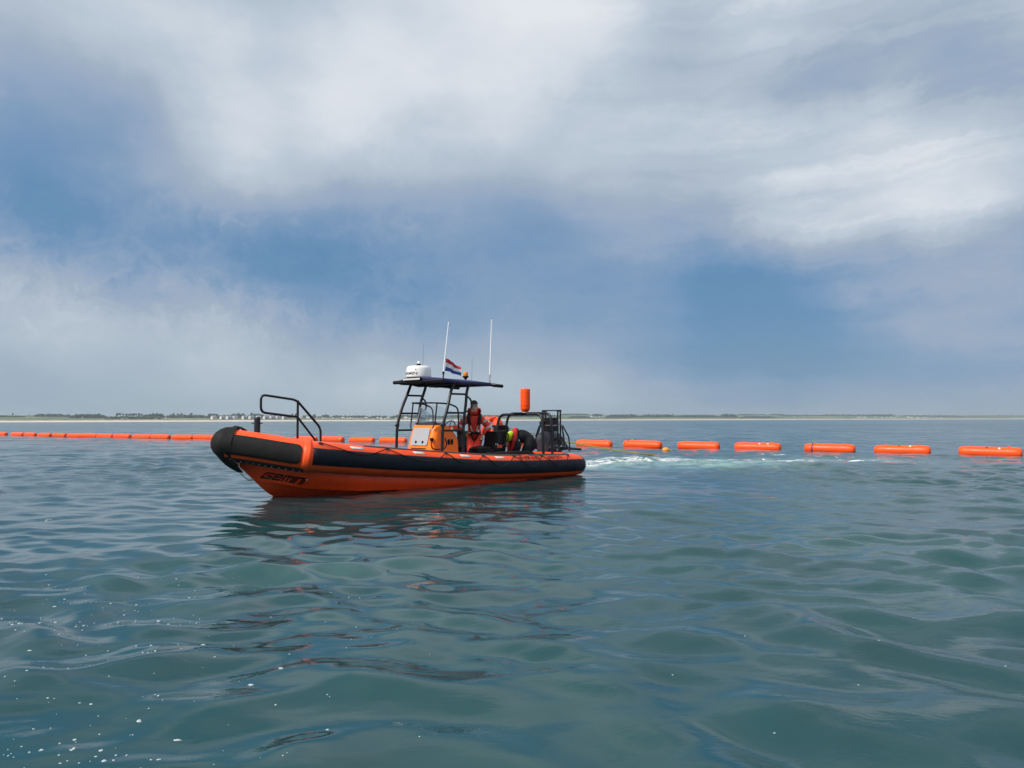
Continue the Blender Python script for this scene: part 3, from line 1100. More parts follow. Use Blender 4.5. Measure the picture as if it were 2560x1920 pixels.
# centre line of the port tube, from the stern forwards to the nose
_TP = smooth_path([(-.02, 1.05, .285), (1, 1.05, .305), (2.4, 1.05, .345), (3.4, 1.05, .395), (4.4, 1.05, .475), (5.2, 1.05, .54), (6.0, 1.05, .61), (7.0, 1.05, .705), (7.90, 1.045, .795)], 10)
KINK = len(_TP) - 1
_TP += [Vector(p) for p in smooth_path([(7.90, 1.045, .795), (8.2, .73, .862), (8.55, .36, .945), (8.82, .09, 1.0), (8.92, 0, 1.015)], 8)][1:]
_TL = np.concatenate([[0], np.cumsum([(b - a).length for a, b in zip(_TP[:-1], _TP[1:])])])
TLEN = float(_TL[-1])
_TX = np.array([p.x for p in _TP])
TR = .29


def s_of_x(x): return float(np.interp(x, _TX, _TL))


def t_center(s):
    return Vector((np.interp(s, _TL, [p.x for p in _TP]), np.interp(s, _TL, [p.y for p in _TP]), np.interp(s, _TL, [p.z for p in _TP])))


S_K = float(_TL[KINK])


def t_tan(s):
    e = .06
    lo, hi = (0, S_K) if s <= S_K else (S_K, TLEN)
    return (t_center(min(s + e, hi)) - t_center(max(s - e, lo))).normalized()


def t_frame(s):
    t = t_tan(s)
    n = Vector((-t.y, t.x, 0)).normalized()
    if n.y < 0 and abs(t.x) > abs(t.y): n = -n
    # outboard side of the port tube
    if n.dot(Vector((.3, 1, 0))) < 0: n = -n
    u = t.cross(n)
    if u.z < 0: u = -u
    return n, u


MITRE = math.tan(t_tan(S_K).angle(t_tan(S_K + .02)) / 2)


def tube_at(s, ang, off=0.0, side=1, r=TR):
    n, u = t_frame(s)
    a = R_(ang)
    p = t_center(s) + (n * math.cos(a) + u * math.sin(a)) * (r + off)
    # mitred seam where the bow sections are joined on
    if s <= S_K: wgt = max(0, 1 - (S_K - s) / .6)
    else: wgt = -max(0, 1 - (s - S_K) / .6)
    p += t_tan(s) * (wgt * (r + off) * math.cos(a) * MITRE)
    return (p.x, p.y * side, p.z)


def tube_patch(s0, s1, a0, a1, off, side=1, ns=None, na=8, corner=0.0, lip=True, slant=0.0):
    """a sheet lying on the tube, with turned-down edges"""
    mb = MB()
    ns = ns or max(2, int((s1 - s0) / .12))
    rows = []
    ss = [s0 + (s1 - s0) * i / ns for i in range(ns + 1)]
    if corner:
        ss = sorted(set(ss + [s0 + corner * q for q in (.06, .3, .6)] + [s1 - corner * q for q in (.06, .3, .6)]))
    for s in ss:
        cut = 0
        if corner:
            e = min(s - s0, s1 - s)
            if e < corner: cut = corner - math.sqrt(max(0, corner ** 2 - (corner - e) ** 2))
        ca = math.degrees(cut / TR)
        lo, hi = a0 + ca, a1 - ca
        row = []
        if lip: row.append(tube_at(s + slant * 0, lo, -.01, side))
        for k in range(na + 1):
            an = lo + (hi - lo) * k / na
            row.append(tube_at(s + slant * (an - a0) / (a1 - a0), an, off, side))
        if lip: row.append(tube_at(s + slant, hi, -.01, side))
        rows.append(row)
    if lip:
        rows.insert(0, [tube_at(ss[0] + slant * (k - 1) / na, a0 + (a1 - a0) * min(max(k - 1, 0), na) / na, -.01, side) for k in range(na + 3)])
        rows.append([tube_at(ss[-1] + slant * (k - 1) / na, a0 + (a1 - a0) * min(max(k - 1, 0), na) / na, -.01, side) for k in range(na + 3)])
    mb.grid(rows)
    return mb


for side in (1, -1):
    mb = MB()
    rows = []
    for i in range(len(_TP)):
        s = float(_TL[i])
        rows.append([tube_at(s, k * 360 / 32, 0, side) for k in range(32)])
    # stern cone
    for (ds, rr) in ((.0, TR), (-.10, TR * .985), (-.2, TR * .95), (-.27, TR * .90)):
        n, u = t_frame(0)
        c = Vector((-.02 + ds, 1.05, .285 + ds * .02))
        row = []
        for k in range(32):
            a = R_(k * 360 / 32)
            p = c + (n * math.cos(a) + u * math.sin(a)) * rr
            row.append((p.x, p.y * side, p.z))
        if ds == 0: continue
        rows.insert(0, row)
    mb.grid(rows, close_u=True)
    tb = mb.build('inflatable_tube', M['tube'], boat)
    cone = MB()
    rows = []
    for (x, rr) in ((-.28, TR * .905), (-.33, TR * .90), (-.42, TR * .74), (-.50, TR * .52), (-.56, TR * .26), (-.58, .02)):
        rows.append([(x, (1.05 + rr * math.cos(k * math.pi / 14)) * side, .278 + rr * math.sin(k * math.pi / 14)) for k in range(28)])
    cone.grid(rows, close_u=True).build('tube_end_cap', M['grey_rubber'], tb)
    tube_patch(-.0, S_K - .04, -31, 31, .012, side, na=8).build('rub_strake', M['navy'], tb)
    mb = MB()
    rows = [[(-.02 + ds, (1.05 + (rr + .010) * math.cos(R_(-31 + 62 * k / 8))) * side, .285 + ds * .02 + (rr + .010) * math.sin(R_(-31 + 62 * k / 8))) for k in range(9)]
            for ds, rr in ((.03, TR + .003), (-.10, TR * .985), (-.2, TR * .95), (-.28, TR * .905))]
    mb.grid(rows).build('rub_strake_end', M['navy'], tb)
    tube_patch(S_K + .15, TLEN - .012, -30, 42, .022, side, na=8, corner=.09).build('bow_pad', M['rubber'], tb)
    tube_patch(S_K + .001, S_K + .12, -88, 100, .012, side, na=16, ns=3).build('seam_band', M['tube'], tb)
    for (xa, xb) in ((6.75, 2.05), (1.75, .18)):
        tube_patch(s_of_x(xb), s_of_x(xa), 66, 112, .009, side, na=5).build('anti_slip_strip', M['grey_rubber'], tb)
    for xc in (6.93, 5.35, 4.0, 2.87):
        tube_patch(s_of_x(xc) - .15, s_of_x(xc) + .15, 43, 56, .005, side, na=3, ns=3, slant=.03).build('reflective_patch', M['patch'], tb)
    # spray flange bolted under the bow
    fl = tube_patch(S_K + .08, TLEN - .10, -71, -50, .026, side, na=3).build('bolted_strip', M['rubber'], tb)
    for q in range(11):
        s = S_K + .12 + (TLEN - .2 - S_K - .12) * q / 10
        c = Vector(tube_at(s, -60, .030, side))
        MB().ball(c, .011, 8, 5).build('bolt', M['bolt'], tb)
    if side == 1:
        # registration number and maker's name aft
        v, f, w = text_mesh('9-YF-192', 1.0, 0, .022)
        sx0, sx1 = s_of_x(2.22), s_of_x(1.48)
        mb = MB()
        mb.add([tube_at(sx0 + (sx1 - sx0) * x / w, 37 + 27 * y, .011) for x, y in v], f, False)
        mb.build('registration_number', M['ink'], tb)
        q, w = stroke_word('Gemini', .22)
        mb = MB()
        sx0, sx1 = s_of_x(1.15), s_of_x(.63)
        for pts, k in q:
            mb.add([tube_at(sx0 + (sx1 - sx0) * x / w, 39 + 14 * y, .010 + .0004 * k) for x, y in pts], [(0, 1, 2, 3)], False)
        mb.build('name_lettering', M['ink'], tb)

# rope looped along the port and starboard tubes
PEAKS = [7.72, 6.21, 4.60, 3.44, 2.38, 1.36, .30]
for side in (1, -1):
    mb = MB()
    for a, b in zip(PEAKS[:-1], PEAKS[1:]):
        pts = []
        drop = 50 if a < 7 else 34
        for k in range(13):
            t = k / 12
            pts.append(tube_at(s_of_x(a + (b - a) * t), 57 - drop * (1 - (2 * t - 1) ** 2) * (1 - .15 * math.sin(t * 5 + a)), .024, side))
        mb.tube(pts, .010, 6)
    for a in PEAKS:
        mb.add([tube_at(s_of_x(a) + dx, an, .016 + dz, side) for dx, an, dz in ((-.045, 50, 0), (.045, 50, 0), (.03, 64, 0), (-.03, 64, 0), (0, 57, .02))],
               [(0, 1, 4), (1, 2, 4), (2, 3, 4), (3, 0, 4)], False)
    mb.build('grab_line', M['rope'], boat)

# hull
ST = [  # x, keel z, chine y,z, joint y,z
    (0, -.42, .95, -.05, 1.03, -.03), (1.5, -.42, .95, -.045, 1.04, -.02), (3.0, -.42, .95, -.035, 1.04, -.008), (4.2, -.41, .94, -.02, 1.03, .06), (5.2, -.40, .92, .0, 1.02, .135),
    (6.0, -.38, .89, .03, 1.0, .205), (6.65, -.34, .85, .055, .99, .28), (7.15, -.26, .75, .105, .96, .345), (7.5, -.18, .66, .14, .92, .40), (7.73, -.11, .575, .175, .84, .445),
    (7.92, -.04, .50, .22, .70, .475), (8.08, .05, .41, .262, .56, .505), (8.22, .16, .25, .292, .44, .535), (8.36, .29, .03, .318, .30, .575), (8.5, .425, .012, .435, .19, .61), (8.62, .53, .008, .54, .10, .65), (8.70, .60, .006, .61, .05, .69)]


def hull_arr(x):
    return [float(np.interp(x, [q[0] for q in ST], [q[k] for q in ST])) for k in range(1, 6)]


mb = MB()
xs = sorted(set([q[0] for q in ST] + list(np.arange(.5, 8.7, .18))))
for side in (1, -1):
    rows = []
    for x in xs:
        kz, cy, cz, jy, jz = hull_arr(x)
        ledge = min(.03, cy * .3)
        rows.append([(x, 0, kz), (x, cy * .5 * side, kz + (cz - kz) * .47), (x, (cy - ledge) * side, cz - .012)])
    mb.grid(rows)
    rows = []
    for x in xs:
        kz, cy, cz, jy, jz = hull_arr(x)
        ledge = min(.03, cy * .3)
        rows.append([(x, (cy - ledge) * side, cz - .012), (x, (cy + .026 * min(1, cy * 3)) * side, cz)])
    mb.grid(rows, smooth=False)
    rows = []
    for x in xs:
        kz, cy, cz, jy, jz = hull_arr(x)
        rows.append([(x, (cy + .026 * min(1, cy * 3)) * side, cz), (x, (cy + (jy - cy) * .5 + .012 * min(1, cy * 2)) * side, (cz + jz) / 2), (x, jy * side, jz), (x, (jy - .05) * side, jz + .16)])
    mb.grid(rows)
    mb.add([(0, 0, -.42), (0, .95 * side, -.05), (0, 1.0 * side, .5), (0, 0, .5)], [(0, 1, 2, 3)], False)
hull = mb.build('hull', M['hull'], boat)


def hull_side(x, t, off):
    kz, cy, cz, jy, jz = hull_arr(x)
    kz2, cy2, cz2, jy2, jz2 = hull_arr(x + .02)
    y = cy + (jy - cy) * t + .012 * min(1, cy * 2) * (1 - abs(2 * t - 1))
    z = cz + (jz - cz) * t
    tx = Vector((.02, (cy2 + (jy2 - cy2) * t) - (cy + (jy - cy) * t), (cz2 + (jz2 - cz2) * t) - z))
    tz = Vector((0, jy - cy, jz - cz))
    n = tz.cross(tx).normalized()
    if n.y < 0: n = -n
    return Vector((x, y, z)) + n * off


q, w = stroke_word('Gemini', .30, .42, slant=.42)
mb = MB()
for pts, k in q:
    # cut long strokes so that they follow the curve of the bow
    a, b, c, d = pts
    m1, m2 = ((a[0] + b[0]) / 2, (a[1] + b[1]) / 2), ((c[0] + d[0]) / 2, (c[1] + d[1]) / 2)
    for quad in ((a, m1, m2, d), (m1, b, c, m2)):
        mb.add([hull_side(8.33 - .55 * x / w, .30 + .40 * y, .010 + .0005 * k) for x, y in quad], [(0, 1, 2, 3)], False)
mb.build('hull_name_lettering', M['ink'], hull)
MB().lathe([(.012, 0), (.02, .006), (.02, .012), (.008, .014)], (0, 0, 0), 10, 'Y').build('hull_fitting', M['bolt'], hull).location = hull_side(7.73, .6, .004)

# black apron over the nose, drawn down to the stem
mb = MB()
rows = []
SS = [(1, TLEN - .135), (1, TLEN - .10), (1, TLEN - .065), (1, TLEN - .03), (1, TLEN), (-1, TLEN - .03), (-1, TLEN - .065), (-1, TLEN - .10), (-1, TLEN - .135)]
tail = Vector((8.70, 0, .50))
nose_c = t_center(TLEN)
for qi, (sd, s) in enumerate(SS):
    row = []
    c = t_center(s)
    n, u = t_frame(s)
    if s >= TLEN - .001: n, u = Vector((1, 0, 0)), Vector((0, 0, 1))
    elif s > TLEN - .1:
        n = (n + Vector((1, 0, 0)) * .8).normalized()
        u = Vector((0, 0, 1))
    for an in (112, 96, 80, 62, 44, 26, 8, -10, -28, -44):
        a = R_(an)
        p = c + (n * math.cos(a) + u * math.sin(a)) * (TR + .036) * (1 - .11 * min(1, max(0, -an) / 44))
        row.append(Vector((p.x, p.y * sd, p.z)))
    last = row[-1].copy()
    tl = tail + Vector((.02 - .012 * abs(qi - 4), (qi - 4) * -.030, -.01))
    for t in (.25, .5, .75, 1.0):
        row.append(last.lerp(tl, t) + Vector((.035 * math.sin(math.pi * t), (qi - 4) * -.014 * math.sin(math.pi * t), -.01 * math.sin(math.pi * t))))
    rows.append(row)
mb.grid(rows)
inner = [[p - (p - nose_c).normalized() * .022 for p in r] for r in rows]
mb.grid([list(reversed(r)) for r in inner])
edge = [[rows[0][k], inner[0][k]] for k in range(len(rows[0]))]
mb.grid(edge)
mb.grid([[rows[-1][k], inner[-1][k]] for k in range(len(rows[0]))])
mb.grid([[r[0], i[0]] for r, i in zip(rows, inner)])
mb.build('bow_apron', M['rubber'], boat)
mb = MB()   # loose flap of the apron on top
mb.grid([[(8.80, -.14, 1.335), (8.80, .02, 1.335)], [(8.66, -.22, 1.365), (8.66, -.02, 1.34)], [(8.50, -.30, 1.30), (8.50, -.10, 1.28)], [(8.36, -.40, 1.20), (8.36, -.22, 1.20)]])
mb.grid([[(8.80, -.14, 1.32), (8.80, .02, 1.32)], [(8.66, -.22, 1.35), (8.66, -.02, 1.325)], [(8.50, -.30, 1.285), (8.50, -.10, 1.265)], [(8.36, -.40, 1.185), (8.36, -.22, 1.185)]])
mb.build('apron_flap', M['rubber'], boat)
mb = MB()
mb.tube([(8.70, 0, .52), (8.60, .005, .40), (8.50, .01, .335), (8.42, .005, .33)], .009, 6)
for k in range(5): mb.ball((8.52 - .02 * k, .01, .335 + .012 * (k % 2)), .017, 7, 5)
mb.build('apron_chain', M['bolt'], boat)

# deck, transom
mb = MB()
rows = []
for x in np.arange(.12, 8.5, .2):
    y = 1.0 if x < 7.7 else max(.08, 1.0 - (x - 7.7) * 1.1)
    z = .38 if x < 4.6 else .38 + (x - 4.6) * .085
    rows.append([(x, -y, z), (x, y, z)])
mb.grid(rows, smooth=False)
mb.build('deck', M['deck'], boat)
MB().box((.06, 0, .35), (.1, 1.9, .5), None, .02).build('transom', M['hull'], boat)

# bow post and boarding rail
p = MB().lathe([(.058, .9), (.058, 1.50), (.05, 1.522), (.0, 1.522)], (8.34, 0, 0), 18)
post = p.build('mooring_post', M['steel'], boat)
MB().tube([(8.34 + .06, -.09, 1.405), (8.34 - .06, .09, 1.405)], .012, 8).build('cross_pin', M['steel'], post)

mb = MB()
yr = -.05
mb.tube(rounded([(6.89, yr, .62), (6.89, yr, 1.30), (7.46, yr, 1.865), (8.24, yr, 1.955), (8.24, yr, 1.615), (7.43, yr, 1.525)], .11, 6), .024, 10)
mb.tube([(7.43, yr, .68), (7.43, yr, 1.86)], .024, 10)
mb.tube([(7.43, yr, 1.52), (6.95, yr, .98), (6.95, yr, .64)], .022, 10)
mb.build('bow_rail', M['steel'], boat)


# console ---------------------------------------------------------------
def rrect(x0, x1, hy, r, n=5):
    pts = []
    for (cx, cy, a0) in ((x1 - r, hy - r, 0), (x0 + r, hy - r, 90), (x0 + r, -hy + r, 180), (x1 - r, -hy + r, 270)):
        for k in range(n + 1):
            a = R_(a0 + 90 * k / n)
            pts.append((cx + r * math.cos(a), cy + r * math.sin(a)))
    return pts


mb = MB()
rows = []
for (z, x0, x1, hy, r) in ((.36, 3.38, 4.36, .47, .13), (.6, 3.38, 4.335, .465, .14), (1.0, 3.40, 4.245, .455, .15), (1.10, 3.46, 4.215, .45, .15), (1.22, 3.58, 4.18, .445, .15), (1.30, 3.66, 4.155, .44, .15), (1.335, 3.72, 4.13, .42, .14), (1.345, 3.8, 4.08, .38, .12)):
    rows.append([(x, y, z) for x, y in rrect(x0, x1, hy, r)])
mb.grid(rows, close_u=True)
mb.add(rows[-1], [tuple(range(len(rows[-1])))], False)
cons = mb.build('console', M['console'], boat)
# grey hatch on the sloping front with two latches
fx = lambda z: 4.245 - .262 * (z - 1.0)
mb = MB()
for off, sh in ((.004, 0), (.016, .012)):
    pass
hat = []
for (y, z) in [(yy, zz) for yy, zz in rrect(-.285, .285, .195, .05)]:
    hat.append((y, 1.075 + z))
front = [(fx(z) + .022, y, z) for y, z in hat]
back = [(fx(z) + .004, y * 1.02, 1.075 + (z - 1.075) * 1.03) for y, z in hat]
mb.grid([back, front], close_u=True, smooth=False)
mb.add(front, [tuple(range(len(front)))], False)
mb.build('hatch', M['grey_panel'], cons)
for y in (-.105, .125):
    mb = MB()
    z = .955
    mb.lathe([(.032, 0), (.032, .008), (.02, .010), (.0, .010)], (fx(z) + .022, y, z), 14, 'X')
    mb.box((fx(z) + .036, y + .003, z - .006), (.012, .014, .05), None, .003)
    mb.build('latch', M['steel'], cons)
MB().box((fx(.8) + .012, 0, .815), (.012, .52, .014), Matrix.Rotation(R_(0), 3, 'Y'), .003).build('seam_groove', M['ink'], cons)
mb = MB()
mb.box((3.98, 0, 1.368), (.22, .66, .05), None, .015)
for y in np.linspace(-.3, .3, 7): mb.ball((4.06, y, 1.39), (.05, .06, .02 + .012 * math.sin(y * 9)), 10, 6)
mb.build('dash_top', M['vest'], cons)
mb = MB()
mb.box((3.60, 0, 1.19), (.03, .70, .28), Matrix.Rotation(R_(28), 3, 'Y'), .01)
mb.build('instrument_panel', M['ink'], cons)
for x in (3.78, 3.68):
    mb = MB()
    mb.lathe([(.05, 0), (.05, .012), (.035, .016), (0, .016)], (0, 0, 0), 16, 'Y')
    o = mb.build('side_vent', M['ink'], cons)
    o.location = (x, .462, .955)
    o.scale = (.72, 1, 1.35)
mb = MB()
mb.tube(smooth_path([(4.26, .40, 1.0), (4.30, .44, .93), (4.28, .47, .82), (4.12, .50, .79), (3.95, .52, .82), (3.9, .52, .92), (3.93, .50, 1.05)], 6), .014, 8)
mb.box((4.25, .40, 1.02), (.07, .06, .07), None, .012)
mb.build('cable_loop', M['rubber'], cons)
mb = MB()
mb.tube([(3.52, 0, 1.18), (3.36, 0, 1.26)], .03, 10)
ring = []
for k in range(25):
    a = 2 * math.pi * k / 24
    q = Vector((0, math.cos(a) * .19, math.sin(a) * .19))
    q = Matrix.Rotation(R_(-28), 3, 'Y') @ q
    ring.append(q + Vector((3.34, 0, 1.27)))
mb.tube(ring, .016, 8, False)
for a in (90, 210, 330):
    q = Matrix.Rotation(R_(-28), 3, 'Y') @ Vector((0, math.cos(R_(a)) * .19, math.sin(R_(a)) * .19))
    mb.tube([(3.36, 0, 1.26), q + Vector((3.34, 0, 1.27))], .012, 6)
mb.build('steering_wheel', M['steel'], boat)
mb = MB()
mb.box((3.62, .43, 1.27), (.16, .10, .13), None, .015)
mb.build('radio_box', M['suit_orange'], cons)
MB().box((3.70, .486, 1.26), (.06, .008, .07), None, .002).build('white_sticker', M['white'], cons)
mb = MB()
mb.tube(smooth_path([(3.62, .47, 1.24), (3.50, .50, 1.22), (3.36, .47, 1.14), (3.30, .42, 1.05)], 5), .02, 8)
mb.box((3.36, .42, 1.15), (.14, .12, .08), None, .015)
mb.build('throttle', M['steel'], boat)

# windscreen: bent clear sheet
mb = MB()
base_pts = [(3.62, .44, 1.28), (3.85, .435, 1.32), (4.02, .40, 1.345), (4.10, .30, 1.35), (4.13, .15, 1.35), (4.14, 0, 1.35), (4.13, -.15, 1.35), (4.10, -.30, 1.35), (4.02, -.40, 1.345), (3.85, -.435, 1.32), (3.62, -.44, 1.28)]
top_pts = [(3.55, .415, 1.60), (3.76, .41, 1.72), (3.91, .375, 1.76), (3.985, .285, 1.775), (4.015, .14, 1.78), (4.02, 0, 1.78), (4.015, -.14, 1.78), (3.985, -.285, 1.775), (3.91, -.375, 1.76), (3.76, -.41, 1.72), (3.55, -.415, 1.60)]
bp, tp = smooth_path(base_pts, 3), smooth_path(top_pts, 3)
mid = [a.lerp(b, .5) for a, b in zip(bp, tp)]
mb.grid([bp, mid, tp])
mb.build('windscreen', M['clear'], boat)
# guard rail round the screen
mb = MB()
mb.tube(rounded([(3.42, .43, 1.02), (3.45, .43, 1.75), (3.75, .43, 1.835), (4.09, .43, 1.845), (4.14, .36, 1.85), (4.14, -.40, 1.86), (4.09, -.45, 1.86), (3.75, -.45, 1.845), (3.45, -.45, 1.75), (3.42, -.45, 1.02)], .12, 6), .019, 10)
for y in (.415, -.415):
    mb.tube(rounded([(4.10, y, 1.85), (4.16, y, 1.42), (4.19, y * .96, 1.33), (4.20, y * .9, 1.26)], .05, 4), .017, 8)
mb.build('screen_guard_rail', M['steel'], boat)


# roof frame -------------------------------------------------------------
def zr(x): return 2.35 - (4.3 - x) * .037


FR = [(4.30, .52), (4.285, .9), (4.26, 1.33), (4.12, 1.75), (3.99, 2.08), (3.88, 2.32)]
RR = [(3.64, .52), (3.63, .9), (3.62, 1.37), (3.55, 1.83), (3.48, 2.1), (3.40, 2.30)]
for sd in (1, -1):
    y = .79 * sd
    for path in (FR, RR):
        mb = MB()
        pts = smooth_path([(x, y - (.04 * sd if z > 2 else 0), z) for x, z in path], 5)
        mb.tube(pts, .034, 12)
        mb.lathe([(.046, 0), (.046, .05)], (path[2][0], y, path[2][1] - .02), 12)
        mb.box((path[2][0] + .03, y, path[2][1]), (.09, .03, .03), None, .006)
        mb.build('roof_post', M['steel'], boat)
    for z, xa, xb in ((2.05, 4.0, 3.49), (1.62, 4.165, 3.585), (1.22, 4.265, 3.625)):
        MB().tube([(xa, y * .985, z), (xb, y * .985, z)], .024, 10).build('rung', M['steel'], boat)
    mb = MB()
    mb.tube(smooth_path([(3.50, y, 2.0), (3.40, y, 1.93), (3.36, y, 1.82), (3.40, y, 1.70), (3.58, y, 1.63)], 6), .021, 8)
    mb.build('grab_handle', M['steel'], boat)
    # roof side tube with rubber sleeve ends
    mb = MB()
    xe = 2.28
    mb.tube([(4.27, .76 * sd, zr(4.27)), (xe + .25, .76 * sd, zr(xe + .25))], .032, 12)
    mb.build('roof_side_tube', M['steel'], boat)
    MB().tube([(xe + .32, .76 * sd, zr(xe + .32)), (xe, .76 * sd, zr(xe))], .041, 12).build('rubber_sleeve', M['rubber'], boat)
for x, ya, yb, r in ((4.27, .80, -.84, .032), (3.42, .76, -.76, .026), (2.72, .76, -.76, .028)):
    MB().tube([(x, ya, zr(x)), (x, yb, zr(x))], r, 12).build('roof_cross_tube', M['steel'], boat)
MB().tube([(4.275, -.58, zr(4.27)), (4.28, -.90, zr(4.28))], .043, 12).build('rubber_sleeve', M['rubber'], boat)
# canopy
mb = MB()
def canopy(x, y, dz=0):
    tx, ty = (x - 3.5) / .78, y / .80
    return (x, y, zr(x) + .035 + dz + .095 * (1 - ty * ty) * (.55 + .45 * (1 - tx * tx)) - .012 * math.sin(3 * tx + 1))
nx, ny = 14, 14
topg = [[canopy(4.26 - 1.54 * i / nx, -.80 + 1.6 * j / ny) for j in range(ny + 1)] for i in range(nx + 1)]
botg = [[canopy(4.26 - 1.54 * i / nx, -.80 + 1.6 * j / ny, -.014) for j in range(ny + 1)] for i in range(nx + 1)]
mb.grid(topg)
mb.grid([list(reversed(r)) for r in botg])
for sd, j in ((1, ny), (-1, 0)):
    rows = []
    for i in range(nx + 1):
        p = Vector(topg[i][j])
        rows.append([p, p + Vector((0, .012 * sd, -.035)), p + Vector((0, .004 * sd, -.075 - .012 * math.sin(i * 1.3))), p + Vector((0, -.03 * sd, -.078 - .012 * math.sin(i * 1.3)))])
    mb.grid(rows)
for i in (0, nx):
    sx = 1 if i == 0 else -1
    mb.grid([[Vector(topg[i][j]), Vector(topg[i][j]) + Vector((.02 * sx, 0, -.05)), Vector(topg[i][j]) + Vector((-.02 * sx, 0, -.07))] for j in range(ny + 1)])
can = mb.build('canopy', M['canvas'], boat)
mb = MB()
for k in range(26):
    y = -.72 + 1.44 * k / 25
    mb.tube([(2.72, y, zr(2.72) + .04), (2.76, y + .02, zr(2.72) - .02), (2.70, y + .03, zr(2.72) - .035), (2.74, y + .055, zr(2.72) + .04)], .006, 5)
mb.build('canopy_lacing', M['rope'], can)

# radar dome
rx, ry, rz = 3.98, -.36, 2.455
mb = MB()
mb.lathe([(.285, 0), (.298, .012), (.300, .04), (.296, .12), (.286, .22), (.270, .258), (.23, .278), (.12, .284), (0, .285)], (rx, ry, rz), 36)
rad = mb.build('radar_dome', M['white'], boat)
MB().lathe([(.20, -.05), (.28, -.012), (.292, .0), (.292, .012)], (rx, ry, rz), 30).build('radar_base', M['ink'], rad)
mb = MB()
mb.box((rx, ry, rz - .075), (.26, .26, .06), None, .01)
mb.box((rx + .1, ry, rz - .115), (.04, .5, .03))
mb.box((rx - .1, ry, rz - .115), (.04, .5, .03))
mb.build('radar_bracket', M['steel'], rad)
v, f, w = text_mesh('GARMIN', 1.0, 0, .012)
mb = MB()
face = math.atan2(-(W(rx, ry, 0) - BOAT_O).dot(Vector((0, 0, 1))), 1)
to_cam = (Matrix.Rotation(-BOAT_RZ, 3, 'Z') @ (Vector((0, 0, 0)) - W(rx, ry, 0)))
a_cam = math.atan2(to_cam.y, to_cam.x)


def on_radar(x, y):
    # letters run left to right round the drum, the first ones past its left edge
    aa = a_cam - .105 + (x - w) * .47
    h = .062 + y * .10
    r = .300 - max(0, h - .04) * .06 + .003
    return (rx + r * math.cos(aa), ry + r * math.sin(aa), rz + h)


mb.add([on_radar(x, y) for x, y in v], f, False)
mb.add([on_radar(w - .40, 1.10), on_radar(w - .14, 1.10), on_radar(w - .27, 1.42)], [(0, 1, 2)], False)
mb.build('radar_lettering', M['ink'], rad)
mb = MB()
mb.lathe([(.062, 0), (.060, .015), (.034, .055), (.030, .06)], (rx, ry, rz + .281), 16)
al = mb.build('light_base', M['rubber'], rad)
MB().lathe([(.030, 0), (.030, .04), (.02, .05), (0, .052)], (rx, ry, rz + .340), 14).build('anchor_light', M['white'], rad)

# light bar on the front cross tube
mb = MB()
mb.box((4.31, -.20, zr(4.3) + .055), (.06, .60, .065), None, .008)
lb = mb.build('light_bar', M['ink'], boat)
mb = MB()
for k in range(12):
    mb.box((4.342, -.20 - .27 + .54 * k / 11, zr(4.3) + .055), (.012, .040, .042), None, .004)
mb.build('lamp_lens', M['patch'], lb)
mb = MB()
mb.lathe([(.09, 0), (.10, .01), (.10, .035), (.05, .05)], (3.98, -.15, 2.235), 16)
mb.tube(smooth_path([(3.98, -.05, 2.27), (3.96, .02, 2.215), (3.93, .08, 2.25)], 5), .007, 6)
mb.build('roof_speaker', M['ink'], boat)

# aerials
def whip(base, tip, r0, r1, name, mats, foot):
    t = MB().tube([Vector(base).lerp(Vector(tip), k / 6) for k in range(7)], [r0 + (r1 - r0) * k / 6 for k in range(7)], 8).build(name, mats, boat)
    if foot:
        b = Vector(base)
        d = (Vector(tip) - b).normalized()
        MB().tube([b - d * .12, b], .014, 8).tube([b - d * .02, b + d * .05], r0 * 1.5, 8).build('aerial_foot', M['bolt'] if foot > 1 else M['steel'], t)
        MB().ball(tip, .012, 8, 6).build('aerial_tip', M['ink'], t)
    return t


AER = (Vector((2.87, -.70, 2.62)), Vector((2.69, -.70, 3.95)))
whip(AER[0], AER[1], .019, .011, 'aerial', M['white_line'], 1)
MB().tube([(2.88, -.70, 2.30), (2.87, -.70, 2.62)], .016, 8).build('aerial_stub', M['steel'], boat)
whip((2.57, .62, 2.50), (2.50, .62, 3.91), .019, .011, 'aerial', M['white_line'], 2)
mb = MB()
mb.box((2.57, .69, 2.325), (.06, .22, .05), None, .01)
mb.tube([(2.57, .62, 2.30), (2.57, .62, 2.42)], .022, 8)
mb.build('aerial_clamp', M['bolt'], boat)
whip((2.72, .15, 2.34), (2.70, .15, 2.98), .004, .002, 'thin_aerial', M['steel'], 0)
whip((3.7, -.55, 2.45), (3.66, -.55, 3.3), .0035, .002, 'thin_aerial', M['steel'], 0)
mb = MB()
mb.ball((2.72, .15, 2.36), .022, 8, 6).tube([(2.72, .15, 2.30), (2.72, .15, 2.42)], .012, 8)
mb.build('aerial_clamp', M['bolt'], boat)
# amber beacon
bx_, by_ = 2.78, 0.0
mb = MB()
mb.tube([(bx_, by_, 2.32), (bx_, by_, 2.47)], .022, 10).tube([(bx_ + .0, by_, 2.41), (bx_ - .04, by_, 2.41)], .014, 8)
mb.lathe([(.03, 2.455), (.035, 2.475), (.075, 2.505), (.078, 2.53), (.05, 2.535)], (bx_, by_, 0), 16)
bc = mb.build('beacon_base', M['ink'], boat)
MB().lathe([(.058, 2.532), (.06, 2.54), (.06, 2.615), (.052, 2.63), (0, 2.632)], (bx_, by_, 0), 18).build('amber_beacon', M['amber'], bc)

